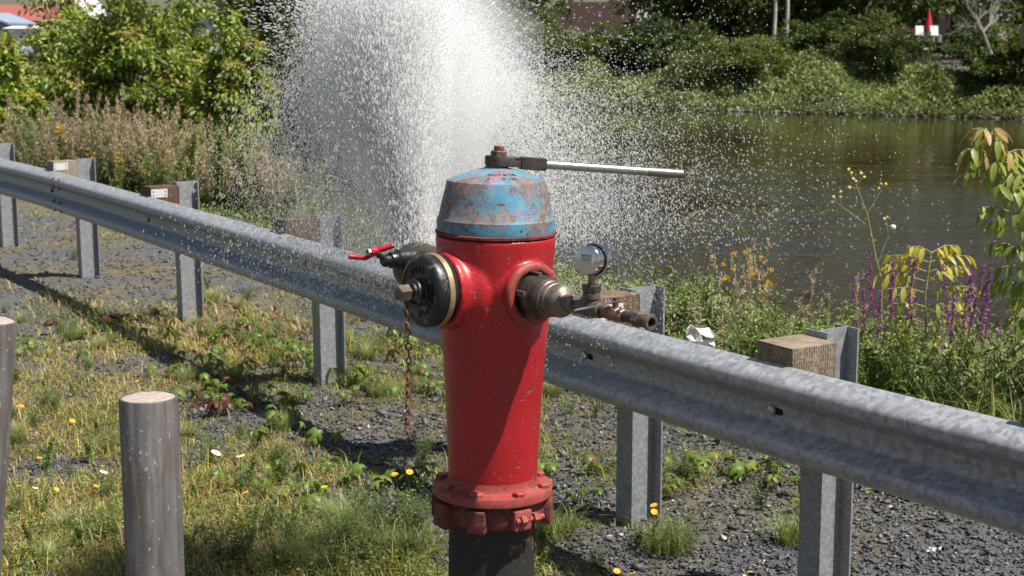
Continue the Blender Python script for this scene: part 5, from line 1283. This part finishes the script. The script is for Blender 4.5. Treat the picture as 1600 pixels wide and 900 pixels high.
def far_side():
    # bushes that stand along the far bank, then the trees behind them: (u, v of top, distance behind the shoreline, width px, kind)
    row1 = [(835, 45, 9, 110, 1), (905, 52, 8, 100, 3), (960, 45, 9, 110, 0), (1020, 40, 8, 120, 2), (1080, 45, 8, 95, 0), (1135, 62, 5, 115, 3), (1185, 60, 6, 100, 3), (1250, 42, 9, 100, 0), (1310, 35, 10, 120, 2), (1365, 30, 8, 105, 1), (1400, 60, 7, 60, 0), (1520, 48, 8, 120, 2), (1580, 52, 7, 120, 0), (1640, 45, 8, 120, 1)]
    row2 = [(690, -30, 20, 200, 2), (760, -15, 18, 170, 0), (840, 8, 17, 60, 1), (1075, -15, 20, 120, 2), (1100, -40, 22, 190, 1), (1160, -30, 18, 160, 3), (1250, -40, 24, 170, 2), (1310, -30, 20, 170, 1), (1370, -25, 17, 150, 0), (1500, -35, 26, 150, 2), (1660, -10, 18, 160, 0), (620, -40, 20, 190, 0), (540, -30, 18, 190, 2), (470, -35, 19, 170, 0), (420, -40, 22, 130, 2), (450, 0, 9, 100, 1), (510, 20, 9, 130, 0), (600, 15, 8, 130, 1), (690, 20, 8, 130, 3), (770, 30, 9, 130, 0), (1445, -60, 42, 160, 2), (1560, -60, 40, 190, 2), (1200, -60, 40, 200, 0), (1060, -60, 60, 90, 2)]
    for rows, grp, lb, nm in ((row1, 'bushes along the far bank', None, 'bank_bush'), (row2, 'trees behind the far bank', 'tall dense green tree behind the far river bank', 'bank_tree')):
        for u, vt, back, wpx, k in rows:
            where = ', behind the spray' if u < 780 else ', left of the birch trunks' if u < 1190 else ', right of the birch trunks' if u < 1420 else ', above the dark timber house'
            x = (u-800)/FPX*98; ysh = 98-.62*(x-2); y = ysh+back; x = (u-800)/FPX*y*.99
            z = float(ground_z(x, y)[0]); vt = vt-90*(nm == 'bank_tree' and not 0 < vt < 40); top = at(u, vt, y).z; w = wpx*y/FPX*(1.25 if nm == 'bank_tree' else 1.1)
            put_tree(k, x, y, w, max(2.5, top-z), (lb+where) if lb else BL.pop(0), 'bush' if nm == 'bank_bush' else 'tree', grp, nm)
    # riverside growth
    S = Soup(); n = 60000; x = RG.random(n)*62-26; d = RG.random(n)**.8*6.5+.1; y = 98-.62*(x-2)+d-.4; z = ground_z(x, y)
    mound = .25+2.6*np.clip(vnoise(x, y, 2.6, 31, 2)-.22, 0, 1)*sstep(-.3, 1.6, d)
    zz = z+mound*RG.random(n)**.5
    leaves(S, np.stack([x, y, zz], 1), rdir(n, .7), .26*(.6+.8*RG.random(n)), .13, pick([(.15, .20, .06), (.22, .27, .085), (.10, .14, .04), (.29, .30, .13)], n, [.35, .3, .2, .15])*(.75+.5*vnoise(x, y, 2.2, 33))[:, None], LEAF2, .8)
    n = 9000; x = RG.random(n)*62-26; y = 98-.62*(x-2)-1.0+RG.random(n)*1.6
    leaves(S, np.stack([x, y, WATER+.02+.45*RG.random(n)*vnoise(x, y, 1.2, 44)*1.6], 1), rdir(n, .3), .24*(.6+.8*RG.random(n)), .12, pick([(.10, .15, .04), (.07, .11, .03), (.15, .17, .07)], n), LEAF2, .8)
    tag(S.obj('riverside_growth', M['leaf']), 'band of green reeds and brush along the far waterline', 'undergrowth', kind='stuff')
    # pale stones on the shore
    rg = np.random.default_rng(4); S = Soup(); n = 170; x = rg.choice([9, 14, 19, 24, 28], n)+rg.normal(size=n)*1.6; y = 98-.62*(x-2)-.6+rg.random(n)*1.4; z = ground_z(x, y); z = np.maximum(z, WATER)
    sc = .08+.22*rg.random(n)**2; V = OCT[0][None]*np.stack([sc*1.5, sc, sc*.5], 1)[:, None]*(1+rg.normal(size=(n, 6, 3))*.2)+np.stack([x, y, z+.03], 1)[:, None]
    S.add(V, OCT[1], pick([(.30, .26, .22), (.42, .38, .34), (.20, .17, .14)], n, None, .15, rg))
    mt = N('shore stones'); a = mt.node('ShaderNodeAttribute', attribute_name='tint'); mt.set(Base_Color=a.outputs['Color'], Roughness=.9)
    tag(S.obj('shore_stones', mt.m), 'pale stones along the far waterline', 'stones', kind='stuff')
far_side()
# the large box elder bushes on the left, this side of the river
def big_bushes():
    rg = np.random.default_rng(9)
    spec = [(222, -8, 23.5, 175, 230, 'large box elder bush with pinkish leaf tips, in the middle of the left bank'), (372, 52, 22.5, 95, 235, 'box elder bush with yellow and orange tips, nearest the spray'), (105, 18, 25, 190, 240, 'broad green box elder bush left of the largest one'), (300, 48, 24.5, 80, 235, 'box elder bush in the gap left of the one nearest the spray'), (15, 105, 22, 90, 245, 'low green bush at the left edge behind the weeds')]
    for u, vt, y, wpx, vb, lb in spec:
        x, y, z = at_ground(u, y); z = float(ground_z(x, y)[0]); top = at(u, vt, y).z; w = wpx*2*y/FPX/2
        H = top-z; r = empty('box_elder_bush', (x, y, z-.05), lb, 'bush')
        S = crown_soup(rg, w*.55, w*.45, H*.5, H*.55, 170, 105, .105, [(.18, .26, .04), (.27, .36, .06), (.36, .42, .10), (.11, .17, .03)], [(.40, .38, .09), (.50, .33, .17), (.36, .38, .08), (.30, .36, .07)], .72, .8)
        S.obj('crown', M['leaf'], r)
        bm = limbs(rg, H*.9, w*.5, 9, .05); bm_obj('trunk', bm, M['bark'], r, 60)
    for u, vt, y, wpx, k, lb in ((455, 70, 40, 130, 2, 'dark bush on the near bank behind the spray, left one'), (400, 150, 33, 90, 1, 'olive bush beside the left edge of the spray'), (560, 190, 34, 130, 1, 'bush hidden behind the spray')):
        x, y, z = at_ground(u, y); put_tree(k, x, y, wpx*y/FPX*1.2, at(u, vt, y).z-z, lb, 'bush', None, 'bank_bush')
big_bushes()
# two pale trunks and a bare dead tree on the far bank
def thin_trees():
    for u, b, t, lb in ((1204, 40, -40, 'thin pale birch trunk on the far bank, left one of the pair'), (1223, 42, -40, 'thin grey trunk on the far bank, right one of the pair')):
        y = 99; x = (u-800)/FPX*y; z = at(u, b+25, y).z; top = at(u, t, y).z
        r = empty('birch', (x, y, z), lb, 'tree'); bm = bmesh.new(); tube(bm, [(0, 0, 0), (.04, 0, (top-z)*.5), (0, 0, top-z)], [.13, .11, .08], 8); bm_obj('trunk', bm, M['birch'], r, 60)
        S = crown_soup(rgt, .9, .9, 1.0, top-z+.4, 20, 30, .2, FARC[1]); S.obj('crown', M['leaf'], r)
    rg = np.random.default_rng(2)
    for u, v0, lb in ((1540, 60, 'bare grey dead tree with forked branches on the far bank'), (1590, 50, 'second bare grey tree at the right edge of the far bank')):
        y = 84 if u < 1560 else 82; x = (u-800)/FPX*y; z = at(u, v0+25, y).z; bm = bmesh.new()
        def br(p, d, L, r, lev):
            e = p+d*L; m_ = p.lerp(e, .5)+Vector((rg.normal(), rg.normal(), rg.normal()))*L*.06; tube(bm, [p, m_, e], [r, r*.8, r*.6], 6)
            if lev:
                for _ in range(3):
                    br(p.lerp(e, .5+.5*rg.random()), (d+Vector((rg.normal(), rg.normal(), rg.normal()*.6+.15))*.62).normalized(), L*.68, r*.55, lev-1)
        br(Vector((0, 0, 0)), Vector((-.45 if u < 1560 else .1, 0, 1)).normalized(), 2.3, .12, 4)
        r = empty('dead_tree', (x, y, z), lb, 'tree'); bm_obj('branches', bm, M['greybark'], r, 60)
thin_trees()

# ------------------------------------------------------------ buildings far behind
def wallm(name, c, r=.8): return simple(name, c, r, 0, .06, 3, .002)
def building(u0, u1, vtop, y, depth, wall_h, roof, wm, rm, label, wins=(), gable=False, z0=None):
    xa, xb = (u0-800)/FPX*y, (u1-800)/FPX*y; xc = (xa+xb)/2; w = xb-xa; zt = at(800, vtop, y).z; ridge = zt; eave = zt-roof
    base = eave-wall_h; r = empty('house', (xc, y+depth/2, base), label, 'house')
    bm = bmesh.new(); box(bm, (0, 0, wall_h/2), (w, depth, wall_h)); bm_obj('wall', bm, wm, r, 0)
    if roof > 0:
        bm = bmesh.new(); o = .35
        if gable: pts = [(-w/2-o, 0), (0, roof+.25), (w/2+o, 0), (w/2+o, .18), (0, roof+.45), (-w/2-o, .18)]; MM = Matrix.Translation((0, depth/2+o, wall_h-.02)) @ Matrix.Rotation(math.pi/2, 4, 'X'); prism(bm, pts, depth+2*o, MM); 
        else:
            pts = [(-depth/2-o, 0), (0, roof), (depth/2+o, 0)]; MM = Matrix.Translation((-w/2-o, 0, wall_h)) @ Matrix.Rotation(math.pi/2, 4, 'Z') @ Matrix.Rotation(math.pi/2, 4, 'X'); prism(bm, pts, w+2*o, MM)
        bm_obj('roof', bm, rm, r, 0)
        if gable:
            bm = bmesh.new(); prism(bm, [(-w/2, 0), (w/2, 0), (0, roof+.2)], depth-.02, Matrix.Translation((0, depth/2-.01, wall_h-.01)) @ Matrix.Rotation(math.pi/2, 4, 'X')); bm_obj('gable', bm, wm, r, 0)
    for (fx, fz, ww, wh) in wins:
        bm = bmesh.new(); box(bm, (fx*w, -depth/2-.02, fz*wall_h), (ww, .06, wh)); f = bm_obj('window', bm, M['whitewall'], r, 0)
        bm = bmesh.new(); box(bm, (fx*w, -depth/2-.045, fz*wall_h), (ww*.8, .03, wh*.84)); bm_obj('pane', bm, M['pane'], f, 0)
    return r
M['whitewall'] = wallm('white siding', (.75, .75, .74)); M['pane'] = simple('dark window glass', (.03, .04, .05), .1, 0, .1, 3, 0)
M['redroof'] = wallm('red metal roof', (.30, .085, .075)); M['brownwall'] = wallm('brown cladding', (.105, .062, .055)); M['greyroof'] = wallm('light grey roof', (.55, .55, .57)); M['bluewall'] = wallm('blue grey wall', (.22, .27, .36)); M['beige'] = wallm('beige stucco', (.52, .43, .38)); M['darkwall'] = wallm('dark timber wall', (.05, .032, .026))
building(-30, 72, 6, 150, 9, 3.0, 1.6, M['brownwall'], M['redroof'], 'low house with a red metal roof at the far left', [(.2, .55, 1.2, 1.2), (-.1, .55, 1.2, 1.2)])
building(-60, 20, 26, 140, 8, 3.0, .7, M['bluewall'], M['bluewall'], 'blue grey house cut off by the left edge', [(.2, .5, 1.2, 1.3)], True)
building(22, 78, 40, 132, 5, 1.6, .25, M['whitewall'], M['greyroof'], 'row of white sheds below the red roofed house')
building(92, 150, 0, 160, 9, 3.2, 1.9, M['brownwall'], M['greyroof'], 'brown house with a bright white roof edge at upper left', [(.0, .5, 1.4, 1.2)], True)
building(312, 352, 10, 125, 8, 2.6, 1.0, M['whitewall'], M['greyroof'], 'white gabled house seen above the box elder bushes', [(.15, .45, .9, 1.0)], True)
building(866, 992, 3, 175, 14, 3.2, 0, M['brownwall'], M['greyroof'], 'long low brown building beyond the far bank', [])
building(960, 1010, -12, 190, 12, 3.5, .6, M['whitewall'], M['greyroof'], 'pale building above the long brown one')
building(1535, 1660, -60, 112, 10, 5.2, 1.5, M['beige'], M['brownwall'], 'beige house behind the bare trees at upper right', [(-.28, .62, 1.0, 1.3), (.05, .62, 1.0, 1.3)])
dh = building(1412, 1475, -40, 104, 6, 4.1, .8, M['darkwall'], M['darkwall'], 'dark timber house with white door frames among the far trees', [(-.32, .22, .5, 1.9), (-.05, .22, .45, 1.9), (-.33, .75, .6, .9)])
def patio():
    y = 97.5; g0 = at(1450, 66, y)
    m = simple('red fabric', (.60, .02, .04), .8, 0, .1, 20, 0); 
    r = empty('closed_parasol', g0, 'closed red garden parasol before the dark timber house', 'parasol')
    bm = bmesh.new(); lathe(bm, [(.03, 0), (.03, 2.1)], seg=8); bm_obj('pole', bm, M['whitewall'], r, 0)
    bm = bmesh.new(); lathe(bm, [(.06, .75), (.26, .8), (.20, 1.2), (.10, 1.7), (.02, 2.1)], seg=10, wob=lambda a, z: .15*math.sin(5*a)); bm_obj('canopy', bm, m, r, 30)
    for k, (u, v, lb) in enumerate(((1440, 66, 'white garden chair left of the red parasol'), (1463, 66, 'white garden chair right of the red parasol'))):
        p = at(u, v, y-.5-.2*k); r = empty('garden_chair', p, lb, 'chair'); bm = bmesh.new(); box(bm, (0, 0, .42), (.5, .5, .05)); bm_obj('seat', bm, M['whitewall'], r, 0)
        bm = bmesh.new(); box(bm, (0, 0, 0), (.5, .05, .6), Matrix.Translation((-.1, .25, .72)) @ Matrix.Rotation(-.25, 4, 'X')); bm_obj('backrest', bm, M['whitewall'], r, 0)
        for sx in (-.22, .22):
            for sy in (-.22, .22): bm = bmesh.new(); box(bm, (sx, sy, .2), (.04, .04, .4)); bm_obj('leg', bm, M['whitewall'], r, 0)
    r = empty('flower_pot', at(1425, 60, y-.3), 'red flowers in a pot left of the parasol', 'flower pot'); bm = bmesh.new(); lathe(bm, [(.12, 0), (.17, .3)], seg=10); bm_obj('pot', bm, M['brownwall'], r, 30)
    S = crown_soup(rgt, .22, .22, .2, .45, 12, 12, .07, [(.5, .03, .04), (.1, .14, .03)]); S.obj('blossom', M['leaf'], r)
patio()

# ------------------------------------------------------------ the water
def water():
    rg = np.random.default_rng(33)
    NZ = hpt(-144, .43, .03)
    n = N('white water drops')
    n.set(Base_Color=(1.0, 1.0, 1.0), Roughness=.2); n.p.inputs['IOR'].default_value = 1.33; n.p.inputs['Specular IOR Level'].default_value = .25
    tr = n.node('ShaderNodeBsdfTranslucent'); tr.inputs[0].default_value = (1, 1, 1, 1)
    mx = n.node('ShaderNodeMixShader'); mx.inputs[0].default_value = .5; n.l(n.p.outputs[0], mx.inputs[1]); n.l(tr.outputs[0], mx.inputs[2]); tp_ = n.node('ShaderNodeBsdfTransparent'); m2 = n.node('ShaderNodeMixShader'); m2.inputs[0].default_value = .72; n.l(mx.outputs[0], m2.inputs[1]); n.l(tp_.outputs[0], m2.inputs[2]); n.l(m2.outputs[0], n.out.inputs[0])
    JM = n.m.copy(); JM.name = 'dense white water'; [x for x in JM.node_tree.nodes if x.type == 'MIX_SHADER' and x.inputs[2].links[0].from_node.type == 'BSDF_TRANSPARENT'][0].inputs[0].default_value = .66
    WIND = np.array([1.2, .5, 0])
    def traj(m, vx, vy, vz, drag, T0, T1, tp=1.0, jit_=.02, wind=1.0):
        t = T0+(T1-T0)*rg.random(m)**tp; drag = drag*(.5+rg.random(m)); k = np.exp(-drag*t); g = 9.81
        q = (1-k)/drag; wx, wy = WIND[0]*wind, WIND[1]*wind
        P = np.stack([(vx-wx)*q+wx*t, (vy-wy)*q+wy*t, (vz+g/drag)*q-g*t/drag], 1)+np.array(NZ)
        Vv = np.stack([(vx-wx)*k+wx, (vy-wy)*k+wy, (vz+g/drag)*k-g/drag], 1)
        P += rg.normal(size=(m, 3))*(jit_*(.3+t))[:, None]; return P, Vv, t
    def add(S, P, Vv, size, T, stretch):
        x, y, z = P[:, 0], P[:, 1], P[:, 2]
        keep = np.where(x < .1, sstep(1.0, 1.28, z), np.where(y > 5.8, sstep(.40, .9, z), sstep(.72, 1.12, z)))*np.where(y < 4.45, .0, 1)*np.where((y < 4.62) & (z < NZ[2]-.02), 0, 1)
        keep = keep*np.where((y < 4.85) & (x > NZ[0]+.12), .25, 1)
        keep = keep*np.where((x > .12) & (z < 1.25), sstep(5.0, 6.0, y), 1)
        ok = RG.random(len(P)) < keep
        P, Vv, size = P[ok], Vv[ok], size[ok]; m = len(P); stretch = np.broadcast_to(stretch, ok.shape)[ok]
        d = nrm(Vv); tv = T[0]*(1+rg.normal(size=(m, len(T[0]), 3))*.12)
        V = tv*size[:, None, None]; V = V+d[:, None]*((V*d[:, None]).sum(-1, keepdims=True)*stretch[:, None, None])
        S.add(V+P[:, None], T[1], np.ones((m, 3)))
    S = Soup()
    # broad plume: a fan of drops thrown up, slowing, drifting right and falling back
    m = 385000; r1 = rg.normal(size=m); vx = -.26+.50*r1; vy = .85+.42*rg.normal(size=m)
    vz = 4.12-.38*(vx+.2)**2+.13*rg.normal(size=m)-np.abs(rg.normal(size=m))*.45
    P, Vv, t = traj(m, vx, vy, vz, .7, .03, .86, .85); sz = .0013+.0013*rg.random(m)**2.5; add(S, P, Vv, sz, TET, 1.3)
    # falling drops that drift right
    m = 105000; vx = .45+np.abs(rg.normal(size=m))*.75; vy = .9+.6*rg.normal(size=m); vz = 3.75+.3*rg.normal(size=m)-.25*vx-np.abs(rg.normal(size=m))*.3
    P, Vv, t = traj(m, vx, vy, vz, .7, .18, 1.12, .85); sz = .0012+.0016*rg.random(m)**3; add(S, P, Vv, sz, TET, 1.0)
    m = 9000; vx = -.75-.35*rg.random(m); vy = .9+.6*rg.normal(size=m); vz = 3.4+.5*rg.normal(size=m)
    P, Vv, t = traj(m, vx, vy, vz, .9, .2, 1.1, .8); sz = .0012+.0016*rg.random(m)**2; add(S, P, Vv, sz, TET, .6)
    m = 7000; vx = 1.5+1.1*rg.random(m); vy = 1.2+.9*rg.normal(size=m); vz = 3.4+.5*rg.normal(size=m)
    P, Vv, t = traj(m, vx, vy, vz, .3, .3, 1.1, .8); add(S, P, Vv, .0012+.0018*rg.random(m)**2.5, OCT, .7)
    tag(S.obj('water_spray', n.m, loc=tuple(NZ)), 'tall white plume of water drops gushing up behind the hydrant', 'water spray', kind='stuff')
    # fine mist inside the plume
    RZ = [(0, .07), (.10, .12), (.25, .24), (.45, .36), (.68, .38), (.84, .30), (.95, .10)]; CX = [(0, 0), (.25, .01), (.45, .03), (.7, .0), (.95, -.05)]
    zs = np.linspace(-.02, .95, 24); bm = bmesh.new(); rows = []
    for z in zs:
        rr = np.interp(z, *zip(*RZ))*1.35+.02; cx = np.interp(z, *zip(*CX)); cy = .10+.28*z
        rows.append([bm.verts.new((cx+rr*math.cos(a), cy+rr*.9*math.sin(a), z)) for a in np.linspace(0, 2*math.pi, 32, endpoint=False)])
    for A, B in zip(rows[:-1], rows[1:]):
        for i in range(32): bm.faces.new((A[i], A[(i+1) % 32], B[(i+1) % 32], B[i]))
    bm.faces.new(rows[0][::-1]); bm.faces.new(rows[-1])
    q = N('fine water mist'); q.t.nodes.remove(q.p); pv = q.node('ShaderNodeVolumePrincipled'); pv.inputs['Color'].default_value = (1, 1, 1, 1); pv.inputs['Anisotropy'].default_value = .0
    sx = q.node('ShaderNodeSeparateXYZ'); q.l(q.tc.outputs['Object'], sx.inputs[0]); X, Y, Z_ = sx.outputs
    rad = q.ramp(Z_, [(z, r_) for z, r_ in RZ]); cxn = q.math('SUBTRACT', q.ramp(Z_, [(z, c+.1) for z, c in CX]), .1)
    cyn = q.math('ADD', q.math('MULTIPLY', Z_, .28), .10)
    dx = q.math('SUBTRACT', X, cxn); dy = q.math('MULTIPLY', q.math('SUBTRACT', Y, cyn), 1.1)
    dd = q.math('DIVIDE', q.math('SQRT', q.math('ADD', q.math('MULTIPLY', dx, dx), q.math('MULTIPLY', dy, dy))), rad)
    dd = q.math('ADD', dd, q.math('MULTIPLY', q.math('SUBTRACT', q.noise(7, 4, .6, q.vec((1, 1, .45))), .5), .9))
    fall = q.ramp(dd, [(.0, 1), (.45, .8), (.8, .3), (1.0, 0)])
    base = q.math('ADD', 4.0, q.math('MULTIPLY', q.math('POWER', 2.718, q.math('MULTIPLY', Z_, -8.0)), 25.0))
    q.l(q.math('MULTIPLY', base, fall), pv.inputs['Density']); q.l(pv.outputs[0], q.out.inputs['Volume'])
    tag(bm_obj('water_mist', bm, q.m, None, 0, loc=NZ), 'fine white mist filling the middle of the water plume', 'mist', kind='stuff')
    # the solid white stem of the jet: strands pulled long by the flow
    S = Soup(); m = 75000; a = rg.normal(size=m)*.46; vx = -.24+a; vy = .22+.3*rg.normal(size=m); vz = 4.3+.2*rg.normal(size=m)-.2*a*a
    P, Vv, t = traj(m, vx, vy, vz, .5, .0, .40, 1.0, .02); P[:, 0] += rg.normal(size=m)*.028; add(S, P, Vv, .0014+.0014*rg.random(m)**2, TET, 2.4)
    tag(S.obj('water_jet', JM, loc=tuple(NZ)), 'dense white stem of the water jet rising from the black valve', 'water jet', kind='stuff')
water()
